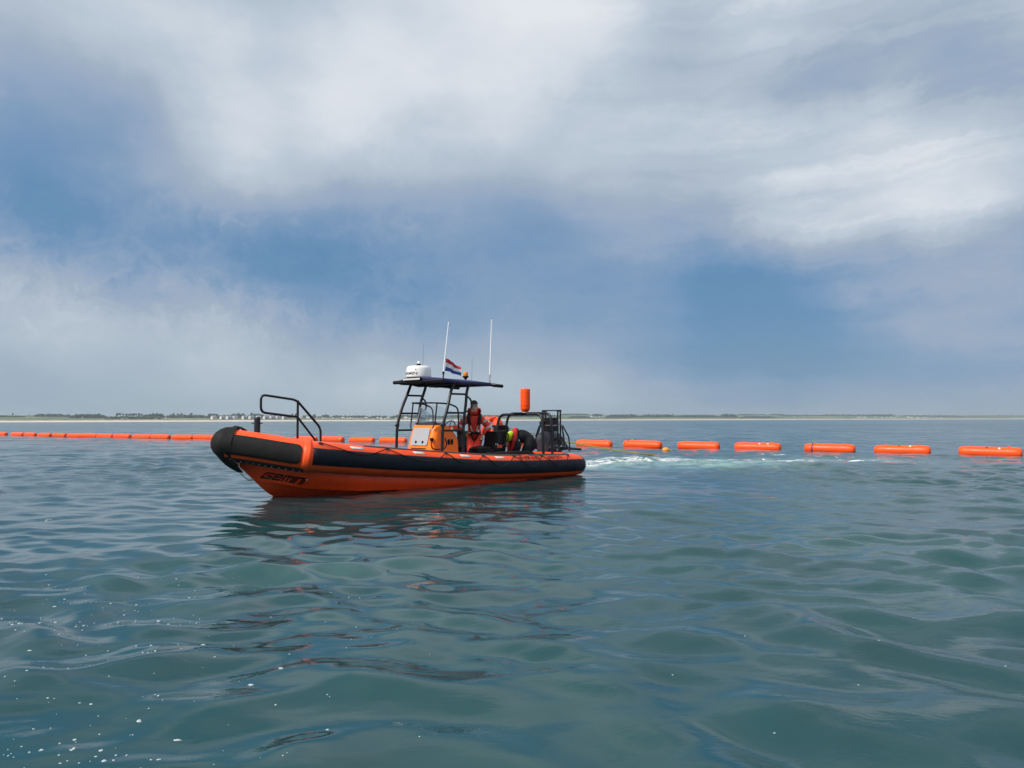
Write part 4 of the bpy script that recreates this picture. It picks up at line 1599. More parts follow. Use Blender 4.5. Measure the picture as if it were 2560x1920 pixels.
# seats -----------------------------------------------------------------
def jockey(x, y, back_h=1.17):
    b = MB().box((x + .02, y, .56), (.62, .36, .40), None, .04).build('seat_pod', M['seat'], boat)
    mb = MB()
    mb.ball((x + .06, y, .77), (.36, .19, .07), 18, 8)
    mb.build('seat_cushion', M['seat'], b)
    mb = MB()
    mb.box((x - .29, y, .93), (.10, .40, back_h - .66), Matrix.Rotation(R_(-7), 3, 'Y'), .045)
    mb.build('backrest', M['seat'], b)
    MB().tube(rounded([(x - .20, y - .2, .80), (x - .38, y - .2, .95), (x - .40, y - .2, 1.12), (x - .40, y + .2, 1.12), (x - .38, y + .2, .95), (x - .20, y + .2, .80)], .07, 4), .014, 8).build('grab_handle', M['steel'], b)


for (x, y) in ((2.75, -.42), (2.62, .42), (1.82, -.02)): jockey(x, y)
mb = MB()
mb.box((2.1, .78, .52), (1.5, .22, .34), None, .05)
mb.build('side_locker', M['seat'], boat)
for k, (x, y, z) in enumerate(((2.36, .62, .86), (2.30, .62, .86))):
    MB().box((x, y, z), (.03, .01, .045), None, .003).build('white_tag', M['white'], boat)
MB().box((1.95, .35, .80), (.20, .02, .07), None, .004).build('orange_box', M['suit_orange'], boat)

# stern hoops -----------------------------------------------------------
for xh, zt in ((.82, 1.60), (.46, 1.63)):
    mb = MB()
    lean = .06
    mb.tube(rounded([(xh + .05, -.82, .45), (xh + .03, -.80, 1.1), (xh - lean, -.74, zt), (xh - lean, .74, zt), (xh + .01, .83, 1.1), (xh + .02, .86, .45)], .18, 7), .036, 12)
    mb.build('stern_hoop', M['steel'], boat)
MB().box((.62, 0, 1.64), (.46, .42, .02), None, .004).build('hoop_plate', M['steel'], boat)
mb = MB()
mb.box((.72, -.78, 1.22), (.34, .16, .15), None, .02)
mb.box((.46, -.80, 1.19), (.12, .14, .20), None, .02)
mb.tube([(.46, -.74, 1.12), (.30, -.74, 1.12)], .012, 8)
mb.build('hoop_junction_box', M['steel'], boat)

# outboard engine ---------------------------------------------------------
mb = MB()
rows = []
for (z, x0, x1, hy, r) in ((.50, -.78, -.14, .19, .12), (.62, -.84, -.10, .235, .15), (.80, -.87, -.07, .25, .16), (.95, -.84, -.08, .245, .16), (1.06, -.76, -.12, .22, .15), (1.12, -.66, -.20, .17, .13), (1.145, -.56, -.30, .10, .08)):
    rows.append([(x, y, z) for x, y in rrect(x0, x1, hy, r)])
mb.grid(rows, close_u=True)
mb.add(rows[-1], [tuple(range(len(rows[-1])))], False)
eng = mb.build('outboard_engine', M['engine'], boat)
mb = MB()
mb.box((-.46, 0, .22), (.30, .26, .6), None, .05)
mb.box((-.46, 0, -.25), (.30, .12, .5), None, .04)
mb.build('engine_leg', M['grey_rubber'], eng)
MB().box((-.06, 0, .42), (.22, .30, .32), None, .03).build('engine_bracket', M['steel'], eng)
v, f, w = text_mesh('300', 1.0, .3)
mb = MB()
mb.add([(-.10 - .30 * x / w, .2535, .70 + .085 * y) for x, y in v], f, False)
mb.build('engine_lettering', M['white'], eng)

# guard frame over the engine with its lifting gantry -----------------------
gx = -.34
def bent(path, r=.024, rad=.10): return MB().tube(rounded(path, rad, 5), r, 10)
gf = bent([(-.02, .62, .50), (-.06, .60, .72), (-1.12, .56, .64)], .036).build('engine_guard', M['steel'], boat)
bent([(-.02, -.62, .50), (-.06, -.60, .72), (-1.12, -.56, .64), (-1.14, -.1, .64)], .036).build('guard_bar', M['steel'], gf)
for y in (-.09, .43):
    mb = MB()
    for dx in (.055, -.055):
        mb.bar((gx + dx, y, .70), (gx + dx, y, 1.715), .040, .030, .004)
    mb.box((gx, y, 1.70), (.15, .06, .05), None, .008)
    mb.box((gx, y, .88), (.16, .05, .10), None, .008)
    mb.build('gantry_upright', M['steel'], gf)
mb = MB()
mb.tube([(gx, -.12, 1.71), (gx, .46, 1.71)], .018, 8)
mb.box((gx + .04, .17, 1.42), (.03, .46, .20), None, .004)
mb.box((gx + .02, .17, 1.22), (.10, .46, .16), None, .01)
mb.build('gantry_crosshead', M['steel'], gf)
MB().box((gx + .06, .17, 1.315), (.02, .44, .014)).build('crosshead_edge', mat('rust_edge', (.16, .07, .05), .7), gf)
mb = MB()
mb.tube([(gx, .09, .72), (gx, .09, 1.2)], .045, 10)
mb.tube([(gx, .23, .75), (gx, .23, 1.2)], .014, 8)
mb.tube(smooth_path([(gx + .03, .38, 1.2), (gx + .05, .44, 1.05), (gx + .02, .36, .95), (gx + .05, .46, .86)], 5), .012, 6)
mb.box((gx, .17, .92), (.12, .50, .06), None, .01)
mb.box((gx, .18, .69), (.30, .80, .10), None, .012)
mb.build('gantry_ram', M['steel'], gf)
for dy, s in ((-.17, -1), (.53, 1)):
    mb = MB()
    mb.tube(rounded([(gx + .28 * 0 + .02, dy - s * .06, 1.34), (gx + .06, dy + s * .04, 1.30), (gx + .10, dy + s * .13, 1.02), (gx + .10, dy + s * .16, .70)], .06, 4), .024, 8)
    mb.tube(rounded([(gx - .10, dy - s * .06, 1.30), (gx - .16, dy + s * .10, 1.0), (gx - .18, dy + s * .12, .70)], .06, 4), .020, 8)
    mb.build('gantry_brace', M['steel'], gf)
mb = MB()
mb.bar((gx + .10, -.10, 1.38), (gx + .30, -.30, .52), .055, .03, .004)
mb.bar((gx + .05, -.06, 1.30), (gx + .12, -.14, .70), .055, .03, .004)
mb.box((gx + .07, -.10, 1.36), (.10, .14, .12), None, .02)
mb.build('gantry_strut', M['steel'], gf)
MB().bar((gx + .0, .50, 1.0), (gx - .02, .78, .62), .06, .03, .004).build('gantry_strut', M['steel'], gf)
for k in range(5):
    MB().ball((gx + .09, .04 + .13 * k, .74 + .02 * (k % 2)), .016, 8, 5).build('bolt', M['bolt'], gf)
mb = MB()
for k in range(3):
    mb.tube(smooth_path([(gx + .1, .05 + k * .1, .74), (gx + .14, .12 + k * .1, .86), (gx + .08, .20 + k * .1, .97)], 5), .014, 6)
mb.build('hydraulic_hose', M['rubber'], gf)

# ------------------------------------------------------------------ people


def skin_mesh(name, joints, edges, m, parent, sub=2, root='pelvis', fat=1.0):
    """one continuous surface grown round a skeleton. joints: name -> (pos, radius or (rx, ry))"""
    names = list(joints)
    idx = {n: i for i, n in enumerate(names)}
    me = bpy.data.meshes.new('tmp')
    me.from_pydata([joints[n][0] for n in names], [(idx[a], idx[b]) for a, b in edges], [])
    o = bpy.data.objects.new('tmp', me)
    COL.objects.link(o)
    sk = o.modifiers.new('skin', 'SKIN')
    sk.use_smooth_shade = True
    sk.branch_smoothing = .6
    if not me.skin_vertices: me.attributes
    lay = me.skin_vertices[0].data
    for n in names:
        r = joints[n][1]
        r = r if isinstance(r, tuple) else (r, r)
        lay[idx[n]].radius = (r[0] * fat, r[1] * fat)
        lay[idx[n]].use_root = (n == root)
    ss = o.modifiers.new('sub', 'SUBSURF')
    ss.levels = ss.render_levels = sub
    bpy.context.view_layer.update()
    out = bpy.data.meshes.new_from_object(o.evaluated_get(bpy.context.evaluated_depsgraph_get()))
    bpy.data.objects.remove(o)
    bpy.data.meshes.remove(me)
    out.name = name
    out.materials.clear()
    out.materials.append(m)
    for p in out.polygons: p.use_smooth = True
    ob = bpy.data.objects.new(name, out)
    COL.objects.link(ob)
    ob.parent = parent
    return ob


def hand(name, wrist, dirv, palm_n, parent, m, curl=.5, size=1.0, thumb=1):
    """palm with five bent fingers, grown as one skin"""
    d = Vector(dirv).normalized()
    n = Vector(palm_n).normalized()
    sd = d.cross(n).normalized()
    w = Vector(wrist)
    k = size
    J = {'wrist': (w, .028 * k), 'palm': (w + d * .05 * k, (.030 * k, .020 * k))}
    E = [('wrist', 'palm')]
    for i, (off, L) in enumerate(((-.032, .062), (-.011, .075), (.011, .072), (.031, .056))):
        a = w + d * .088 * k + sd * off * k
        b = a + (d * math.cos(curl * .6) + n * math.sin(curl * .6)) * L * .55 * k
        c = b + (d * math.cos(curl * 1.6) + n * math.sin(curl * 1.6)) * L * .55 * k
        J['k%d' % i], J['m%d' % i], J['t%d' % i] = (a, .0105 * k), (b, .009 * k), (c, .0075 * k)
        E += [('palm', 'k%d' % i), ('k%d' % i, 'm%d' % i), ('m%d' % i, 't%d' % i)]
    a = w + d * .035 * k - sd * .030 * thumb * k
    b = a + (d * .6 - sd * .7 * thumb + n * .4).normalized() * .035 * k
    c = b + (d * .8 - sd * .2 * thumb + n * .5).normalized() * .03 * k
    J['h0'], J['h1'], J['h2'] = (a, .012 * k), (b, .0105 * k), (c, .008 * k)
    E += [('palm', 'h0'), ('h0', 'h1'), ('h1', 'h2')]
    return skin_mesh(name, J, E, m, parent, 1, 'wrist')


def head(parent, c, rot, m, name='head', big=1.0):
    rot = rot * big
    """a shaped head: brow, nose, mouth, chin and ears; local -Y is the face"""
    rows = []
    prof = [(-.125, .030, .025, -.030), (-.118, .042, .045, -.028), (-.100, .052, .062, -.020), (-.075, .060, .076, -.010), (-.045, .066, .085, -.002), (-.012, .071, .091, 0), (.02, .074, .095, .002), (.05, .075, .096, .004), (.08, .070, .090, .006), (.105, .054, .070, .008), (.12, .030, .040, .008), (.126, .004, .005, .008)]
    for z, rx, ry, cy in prof:
        row = []
        for k in range(24):
            a = 2 * math.pi * k / 24
            x, y = rx * math.cos(a), cy + ry * math.sin(a)
            f = max(0, -math.sin(a)) ** 10
            if -.05 < z < .015: y -= f * .022 * (1 - abs(z + .028) / .045) if abs(z + .028) < .045 else 0
            if abs(z + .072) < .012: y += f * .003
            if abs(z - .018) < .01: y += max(0, -math.sin(a)) ** 4 * .006
            row.append(rot @ Vector((x, y, z)) + c)
        rows.append(row)
    mb = MB()
    mb.grid(rows, close_u=True)
    for s in (-1, 1):
        mb.ball(c + rot @ Vector((.074 * s, .01, -.01)), (.012, .022, .034), 10, 8, rot)
    h = mb.build(name, m, parent)
    mb = MB()
    mb.ball(c + rot @ Vector((0, -.084, -.072)), (.022, .006, .0055), 10, 6, rot)
    mb.build('mouth', mat('lips', (.33, .11, .09), .5), h)
    mb = MB()
    for s in (-1, 1): mb.ball(c + rot @ Vector((.031 * s, -.080, .012)), (.014, .008, .008), 10, 6, rot)
    mb.build('eyes', M['white'], h)
    mb = MB()
    for s in (-1, 1): mb.ball(c + rot @ Vector((.033 * s, -.086, .033)), (.021, .006, .005), 8, 5, rot)
    mb.build('eyebrows', M['hair'], h)
    return h


def cuff(parent, a, b, r, w=.055, m=None, name='reflective_band', t=.5):
    a, b = Vector(a), Vector(b)
    d = (b - a).normalized()
    c = a.lerp(b, t)
    mb = MB()
    mb.tube([c - d * w / 2, c - d * w / 2 * .9, c + d * w / 2 * .9, c + d * w / 2], [r * .97, r, r, r * .97], 16)
    return mb.build(name, m or M['tape'], parent)


def bearing(p): return math.atan2(p.x, p.y)


# helmsman, half sitting against a seat and facing the viewer
hp = W(2.50, .02, .39)
P1 = thing('person', 'person in red survival suit, black cap and white sunglasses standing at the helm', 'person', hp, -bearing(hp))
J = {
    'pelvis': ((.0, .08, .66), (.155, .125)), 'belly': ((.0, .05, .82), (.160, .120)), 'chest': ((.0, .03, .98), (.185, .125)), 'collar': ((.0, .03, 1.10), (.150, .100)), 'neck': ((0, .02, 1.19), .07), 'neck_top': ((0, .01, 1.24), .062),
    'sh_l': ((-.235, .03, 1.085), .088), 'el_l': ((-.365, -.04, .87), .070), 'wr_l': ((-.47, -.24, .83), .052),
    'sh_r': ((.235, .03, 1.085), .088), 'el_r': ((.36, .04, .85), .074), 'wr_r': ((.215, -.03, .70), .052),
    'hip_l': ((-.085, .03, .60), .105), 'kn_l': ((-.085, -.13, .34), .080), 'an_l': ((-.10, -.05, .06), .055), 'to_l': ((-.12, -.18, .035), .045),
    'hip_r': ((.085, .03, .60), .105), 'kn_r': ((.07, -.15, .34), .080), 'an_r': ((.08, -.09, .06), .055), 'to_r': ((.10, -.22, .035), .045)}
E1 = [('pelvis', 'belly'), ('belly', 'chest'), ('chest', 'collar'), ('collar', 'neck'), ('neck', 'neck_top'), ('collar', 'sh_l'), ('sh_l', 'el_l'), ('el_l', 'wr_l'), ('collar', 'sh_r'), ('sh_r', 'el_r'), ('el_r', 'wr_r'),
      ('pelvis', 'hip_l'), ('hip_l', 'kn_l'), ('kn_l', 'an_l'), ('an_l', 'to_l'), ('pelvis', 'hip_r'), ('hip_r', 'kn_r'), ('kn_r', 'an_r'), ('an_r', 'to_r')]
skin_mesh('survival_suit', J, E1, M['suit'], P1, fat=1.28)
for a, b, r, t in (('sh_l', 'el_l', .110, .18), ('sh_r', 'el_r', .110, .18), ('el_l', 'sh_l', .101, .15), ('el_r', 'sh_r', .104, .15)):
    cuff(P1, J[a][0], J[b][0], r, .055, None, 'reflective_band', t)
for s in (-1, 1):   # dark side panels of the trousers
    a = Vector(J['hip_l' if s < 0 else 'hip_r'][0])
    b = Vector(J['kn_l' if s < 0 else 'kn_r'][0])
    MB().tube([a + Vector((s * .075, .02, 0)), a.lerp(b, .5) + Vector((s * .062, .02, 0)), b + Vector((s * .05, .02, 0))], [.05, .045, .038], 10).build('trouser_panel', M['jacket'], P1)
hc = Vector((-.005, -.035, 1.40))
hrot = (Matrix.Rotation(R_(3), 3, 'Z') @ Matrix.Rotation(R_(-3), 3, 'X')) * 1.13
hd = head(P1, hc, hrot, M['skin'])
mb = MB()   # cap with peak
rows = []
for i in range(9):
    t = math.pi / 2 * i / 8
    rows.append([hc + hrot @ Vector(((.083 * math.cos(t) + .001) * math.cos(a), .006 + (.104 * math.cos(t) + .001) * math.sin(a), .056 + .084 * math.sin(t))) for a in [2 * math.pi * k / 24 for k in range(24)]])
mb.grid(rows, close_u=True)
bill = []
for i in range(5):
    r = i / 4
    bill.append([hc + hrot @ Vector((math.sin(a) * (.080 + .004 * r), -.055 - math.cos(a) * .03 - r * .040 * math.cos(a) ** .6, .066 - r * .008 - .014 * abs(math.sin(a)))) for a in [-1.35 + 2.7 * k / 12 for k in range(13)]])
mb.grid(bill)
mb.grid([[p + Vector((0, 0, -.006)) for p in reversed(r)] for r in bill])
mb.build('cap', M['cap'], P1)
mb = MB()
mb.tube([hc + hrot @ Vector(p) for p in ((-.078, .02, .014), (-.076, -.06, .016), (-.06, -.094, .028), (-.02, -.104, .024), (0, -.108, .020), (.02, -.104, .024), (.06, -.094, .028), (.076, -.06, .016), (.078, .02, .014))], .0075, 8)
for s in (-1, 1):
    mb.tube([hc + hrot @ Vector((s * x, -.102 + .012 * (x > .05), z)) for x, z in ((.010, .016), (.014, -.008), (.035, -.018), (.056, -.010), (.064, .012), (.06, .028))], .006, 6)
sg = mb.build('sunglasses', M['white'], P1)
for s in (-1, 1):
    MB().ball(hc + hrot @ Vector((s * .037, -.094, .006)), (.021, .007, .015), 12, 8, hrot).build('lens', M['lens'], sg)
# hood lying round the neck
mb = MB()
rows = []
for i in range(17):
    a = R_(-22 + 224 * i / 16)
    k = .5 + .5 * math.sin(max(0, min(math.pi, (i / 16) * math.pi)))
    c = Vector((math.cos(a) * .128, .05 + math.sin(a) * .105, 1.225))
    out = Vector((math.cos(a), math.sin(a), 0))
    rows.append([c - out * .03 + Vector((0, 0, -.05)), c + out * .028 + Vector((0, 0, -.03)), c + out * .05 + Vector((0, 0, .04 + .04 * k)), c + out * .028 + Vector((0, 0, .10 + .05 * k)), c - out * .012 + Vector((0, 0, .09 + .05 * k)), c - out * .022 + Vector((0, 0, .02))])
mb.grid(rows, close_u=True)
mb.build('hood', M['suit'], P1)
# life jacket: collar over the shoulders and two lobes, straps, belt
mb = MB()
for s in (-1, 1):
    pts = smooth_path([(0, .15, 1.175), (s * .10, .12, 1.19), (s * .140, .02, 1.185), (s * .135, -.105, 1.10), (s * .122, -.155, 1.02), (s * .105, -.160, .955)], 6)
    n = len(pts)
    rr = [.034 + .014 * math.sin(math.pi * min(1, (k / n) * 1.15)) for k in range(n)]
    mb.tube(pts, rr, 12)
lj = mb.build('life_jacket', M['vest'], P1)
mb = MB()
for s in (-1, 1):
    mb.tube([(s * .108, -.170, .98), (s * .085, -.158, .88), (s * .05, -.150, .79), (s * .035, -.145, .75)], .021, 8)
mb.box((0, -.105, .745), (.30, .09, .055), None, .012)
mb.tube([(s2 * .155, .05 - .06 * 0, .745) for s2 in (-1, 1)], .02, 6)
mb.tube([(-.09, -.10, .74), (-.03, -.10, .60), (0, -.07, .52)], .018, 8)
mb.tube([(.11, -.09, .74), (.04, -.10, .60), (0, -.07, .52)], .018, 8)
mb.build('harness', M['vest'], lj)
mb = MB()
for s in (-1, 1):
    mb.bar((s * .095, -.184, .93), (s * .05, -.174, .79), .012, .018, .002)
mb.box((.10, -.155, .80), (.05, .02, .055), None, .008)
mb.box((-.115, -.155, .752), (.05, .02, .022), None, .004)
mb.build('reflective_strip', M['tape'], lj)
ring = [(-.175 + .030 * math.cos(a), -.12, .715 + .034 * math.sin(a)) for a in [R_(60 + 240 * k / 10) for k in range(11)]]
MB().tube(ring, .008, 6).build('light_hook', mat('lime_light', (.65, .70, .25), .5), lj)
hand('hand', J['wr_l'][0], (-.55, -.75, -.25), (.1, -.3, -1), P1, M['suit'], .7, 1.15, 1)
hand('hand', J['wr_r'][0], (-.2, -.55, -.72), (-.3, -.7, .3), P1, M['skin'], .4, 1.05, -1)

# crew member in black bending low to the left (towards the bow)
bp_ = W(1.04, .30, .39)
P2 = thing('person', 'person in black jacket with lime hood and red life jacket bent double over the deck', 'person', bp_, -bearing(bp_))
J = {
    'pelvis': ((.26, .02, .50), (.165, .155)), 'loin': ((.14, .02, .615), (.165, .15)), 'belly': ((.0, .0, .64), (.18, .16)), 'chest': ((-.14, -.02, .66), (.17, .15)), 'collar': ((-.24, -.03, .62), (.13, .12)), 'neck': ((-.31, -.04, .575), .068), 'neck_top': ((-.345, -.05, .545), .06),
    'sh_n': ((-.17, -.17, .60), .10), 'el_n': ((-.10, -.24, .36), .085), 'wr_n': ((-.29, -.20, .14), .05),
    'sh_f': ((-.21, .14, .61), .09), 'el_f': ((-.24, .17, .36), .07), 'wr_f': ((-.38, .12, .15), .05),
    'hip_n': ((.24, -.12, .42), .16), 'kn_n': ((.06, -.18, .26), .125), 'an_n': ((.38, -.14, .08), .055), 'to_n': ((.27, -.15, .035), .045),
    'hip_f': ((.29, .12, .46), .115), 'kn_f': ((.13, .17, .22), .085), 'an_f': ((.40, .14, .08), .055), 'to_f': ((.29, .15, .035), .045)}
E2 = [('pelvis', 'loin'), ('loin', 'belly'), ('belly', 'chest'), ('chest', 'collar'), ('collar', 'neck'), ('neck', 'neck_top'), ('collar', 'sh_n'), ('sh_n', 'el_n'), ('el_n', 'wr_n'), ('collar', 'sh_f'), ('sh_f', 'el_f'), ('el_f', 'wr_f'),
      ('pelvis', 'hip_n'), ('hip_n', 'kn_n'), ('kn_n', 'an_n'), ('an_n', 'to_n'), ('pelvis', 'hip_f'), ('hip_f', 'kn_f'), ('kn_f', 'an_f'), ('an_f', 'to_f')]
skin_mesh('jacket_and_trousers', J, E2, M['jacket'], P2, fat=1.34)
hrot = Matrix.Rotation(R_(-62), 3, 'Z') @ Matrix.Rotation(R_(58), 3, 'X')
hc = Vector((-.45, -.10, .49))
head(P2, hc, hrot, M['skin'])
mb = MB()
rows = []
for i in range(9):
    t = -.35 + (math.pi / 2 + .35) * i / 8
    rows.append([hc + hrot @ Vector((.084 * math.cos(t) * math.cos(a), .014 + (.098 * math.cos(t)) * math.sin(a) + .02 * math.cos(t) * (1 if math.sin(a) > 0 else -.4), .028 + .108 * math.sin(t))) for a in [2 * math.pi * k / 22 for k in range(22)]])
mb.grid(rows, close_u=True)
mb.build('hair', M['hair'], P2)
# lime hood thrown over the nape
mb = MB()
rows = []
for i in range(8):
    t = i / 7
    c = Vector((-.405 + .20 * t, -.06 + .01 * t, .655 + .075 * math.sin(t * 2.2)))
    row = []
    for k in range(11):
        a = R_(-62 + 205 * k / 10)
        rr = .125 + .03 * math.sin(t * 3.1)
        row.append(c + Vector((-.05 * math.cos(a) * (1 - t), -math.cos(a) * rr, math.sin(a) * rr * .85 - .07)))
    rows.append(row)
mb.grid(rows)
mb.grid([[p + Vector((0, .004, -.012)) for p in reversed(r)] for r in rows])
mb.build('hood', M['hood'], P2)
# red life jacket: yoke round the neck and down the near chest
mb = MB()
pts = smooth_path([(-.20, .12, .80), (-.17, .0, .825), (-.165, -.12, .80), (-.17, -.215, .69), (-.185, -.25, .55), (-.215, -.24, .40), (-.25, -.22, .30)], 6)
mb.tube(pts, [.040 + .022 * math.sin(math.pi * k / (len(pts) - 1)) for k in range(len(pts))], 10)
pts = smooth_path([(-.20, .12, .80), (-.26, .15, .66), (-.31, .10, .50), (-.33, .04, .34), (-.32, .0, .26)], 6)
mb.tube(pts, [.045 + .015 * math.sin(math.pi * k / (len(pts) - 1)) for k in range(len(pts))], 10)
v2 = mb.build('life_jacket', M['redvest'], P2)
MB().tube(smooth_path([(-.135, .12, .81), (-.10, 0, .835), (-.10, -.14, .80), (-.11, -.22, .68)], 5), .014, 6).build('strap', M['vest'], v2)
mb = MB()
mb.box((-.085, -.262, .52), (.06, .012, .085), Matrix.Rotation(R_(-14), 3, 'Y'), .004)
pt = mb.build('sleeve_patch', M['white'], P2)
MB().box((-.085, -.270, .52), (.04, .006, .045), Matrix.Rotation(R_(-14), 3, 'Y'), .002).build('patch_emblem', M['redvest'], pt)
hand('hand', J['wr_n'][0], (-.6, 0, -.8), (-.7, 0, .5), P2, M['skin'], .8, 1.0, 1)
hand('hand', J['wr_f'][0], (-.6, 0, -.8), (-.7, 0, .5), P2, M['skin'], .8, 1.0, -1)

# third crew member, red suit, bending away behind the helmsman
tp_ = W(.68, -.82, .39)
P3 = thing('person', 'person in red and orange suit stooping behind the helmsman, head hidden', 'person', tp_, -bearing(tp_) + R_(50))
J = {
    'pelvis': ((-.02, .0, .80), (.160, .150)), 'belly': ((.0, .05, .95), (.160, .140)), 'chest': ((.02, .15, 1.09), (.18, .135)), 'collar': ((.03, .26, 1.12), (.15, .11)), 'neck': ((.04, .34, 1.10), .07), 'neck_top': ((.04, .38, 1.07), .06),
    'sh_l': ((-.16, .22, 1.09), .088), 'el_l': ((-.20, .36, .86), .07), 'wr_l': ((-.12, .50, .72), .052),
    'sh_r': ((.20, .22, 1.06), .088), 'el_r': ((.26, .34, .82), .07), 'wr_r': ((.18, .50, .70), .052),
    'hip_l': ((-.10, -.01, .72), .115), 'kn_l': ((-.11, .04, .40), .085), 'an_l': ((-.11, -.02, .06), .055), 'to_l': ((-.12, .10, .035), .045),
    'hip_r': ((.09, -.01, .72), .115), 'kn_r': ((.10, .04, .40), .085), 'an_r': ((.10, -.02, .06), .055), 'to_r': ((.11, .10, .035), .045)}
skin_mesh('survival_suit', J, E1, M['suit_orange'], P3, fat=1.1)
for a, b, r, t in (('sh_l', 'el_l', .096, .25), ('sh_r', 'el_r', .096, .25), ('kn_r', 'hip_r', .092, .2), ('kn_l', 'hip_l', .092, .2)):
    cuff(P3, J[a][0], J[b][0], r, .05, None, 'reflective_band', t)
mb = MB()
mb.tube([(.19 * math.cos(a) - .01, .02 + .17 * math.sin(a), .90) for a in [2 * math.pi * k / 20 for k in range(21)]], .03, 8, False)
mb.build('belt', M['vest'], P3)
hrot = Matrix.Rotation(R_(180), 3, 'Z') @ Matrix.Rotation(R_(55), 3, 'X')
hc = Vector((.04, .47, 1.04))
head(P3, hc, hrot, M['skin'])
mb = MB()
mb.ball(hc + hrot @ Vector((0, .01, .03)), (.088, .105, .105), 18, 12, hrot)
mb.build('helmet', M['suit_orange'], P3)
hand('hand', J['wr_l'][0], (.2, .5, -.8), (0, 1, .2), P3, M['skin'], .6, 1.0, 1)
hand('hand', J['wr_r'][0], (-.2, .5, -.8), (0, 1, .2), P3, M['skin'], .6, 1.0, -1)

# ------------------------------------------------------------------ flag on the aerial
fo = W(2.81, -.70, 3.0)
flag = thing('flag', 'small red, white and blue horizontally striped flag flying from the leaning aerial', 'flag', fo, BOAT_RZ)


def flag_pt(u, v, side=0):
    x = -.50 * u
    pole = (-.018 + .040 * v)
    z = -.31 * v - .185 * u ** 1.35 + .075 * u * v
    y = .045 * math.sin(u * 7.0 + v * .8) * (.25 + u) + .02 * math.sin(u * 13 + v * 3)
    return (x + pole * (1 - u), y + side * .0012, z)


for k, nm in enumerate(('flag_red', 'flag_white', 'flag_blue')):
    mb = MB()
    for sd in (0, 1):
        g = [[flag_pt(i / 22, (k + j / 4) / 3, sd) for j in range(5)] for i in range(23)]
        mb.grid(g if sd == 0 else [list(reversed(r)) for r in g])
    mb.build('stripe', M[nm], flag)

# ------------------------------------------------------------------ marker float on the hoops
cf = W(.58, .02, 1.652)
mf = thing('marker_float', 'upright orange ribbed drum float standing on the stern hoop plate', 'float', cf, BOAT_RZ)
mb = MB()
prof = [(.07, .012), (.08, .02), (.11, .065), (.124, .10), (.129, .115), (.126, .122), (.126, .135), (.129, .142)]
for k in range(1, 4):
    z = .142 + k * .118
    prof += [(.129, z - .03), (.129, z - .006), (.1272, z), (.129, z + .006), (.129, z + .03)]
prof += [(.129, .612), (.124, .626), (.05, .632), (0, .632)]
mb.lathe(prof, (0, 0, 0), 32)
mb.build('drum', M['beacon_float'], mf)
MB().lathe([(.07, 0), (.07, .012), (.06, .014)], (0, 0, 0), 20).build('foot_ring', M['patch'], mf)
MB().lathe([(.035, .630), (.035, .645), (0, .647)], (0, 0, 0), 12).build('filler_cap', M['beacon_float'], mf)

# ------------------------------------------------------------------ tow rope
ra, rb = W(.46, -.80, 1.20), Vector((5.90, 31.65, .0))
rm = ra.lerp(rb, .26)
pts = []
for k in range(41):
    t = k / 40
    p = ra.lerp(rb, t)
    p.z -= .30 * t * (1 - t) * 1.0
    if k == 40: p.z -= .08
    pts.append(p)
tow = thing('tow_rope', 'taut pale yellow tow rope running from the stern hoop down into the wake', 'rope', ra)
cut = 11
MB().tube([p - ra for p in pts[:cut + 1]], .020, 8).build('bleached_length', M['wrope'], tow)
MB().tube([p - ra for p in pts[cut:]], .026, 8).build('yellow_length', M['yrope'], tow)
MB().tube([p - ra + Vector((.03, 0, .045)) for p in pts[:cut]], .013, 6).build('second_strand', M['wrope'], tow)
mb = MB()
c = pts[cut] - ra
mb.ball(c, (.10, .10, .05), 10, 8)
mb.tube([c + Vector((.06, .0, .03)), c + Vector((.12, .1, .06))], .02, 6)
mb.build('splice_knot', M['yrope'], tow)

# ------------------------------------------------------------------ floats of the boom
FLOATS = [
    (-54.37, 82.12, -37.9),
    (-51.07, 79.59, -36.9),
    (-48.61, 77.77, -36.2),
    (-46.05, 75.93, -35.4),
    (-43.53, 74.15, -34.8),
    (-41.11, 72.48, -34.2),
    (-38.96, 71.04, -33.8),
    (-36.72, 69.56, -33.4),
    (-34.40, 68.03, -33.0),
    (-31.87, 66.41, -32.6),
    (-29.63, 64.97, -32.4),
    (-27.06, 63.35, -32.2),
    (-24.72, 61.88, -32.0),
    (-22.34, 60.40, -32.0),
    (-19.76, 58.78, -32.0),
    (-14.95, 55.78, -32.1),
    (-12.71, 54.37, -32.3),
    (-10.30, 52.84, -32.6),
    (-7.92, 51.31, -32.9),
    (-4.06, 48.78, -33.5),
    (-0.25, 46.22, -34.3),
    (4.56, 42.87, -35.4),
    (6.96, 41.16, -36.1),
    (9.49, 39.29, -36.8),
    (11.91, 37.44, -37.6),
    (14.55, 35.37, -38.5),
    (16.91, 33.46, -39.3),
    (19.42, 31.37, -40.2),
]
FLAB = {}
left_n = 0
NF = len(FLOATS)
LBL = []
for i in range(13): LBL.append('%s orange boom float from the left end of the row' % nth(i))
LBL += ['boom float just left of the bow, mostly hidden by the black apron', 'boom float hidden behind the bow tube', 'orange boom float under the foot of the bow rail',
        'orange boom float just right of the bow rail foot', 'orange boom float midway between bow rail and console frame', 'orange boom float crossed by the forward canopy post',
        'boom float mostly hidden behind the console', 'boom float hidden behind the crew',
        'orange boom float nearest the stern, crossed by the yellow tow rope', 'orange boom float with a green tag on its left end', 'orange boom float behind the foaming wake, third right of the stern',
        'orange boom float with two white dots, fourth right of the stern', 'orange boom float with a purple strap round its left end', 'orange boom float second from the right end, beyond the purple-strapped one',
        'orange boom float nearest the viewer at the right end of the row']


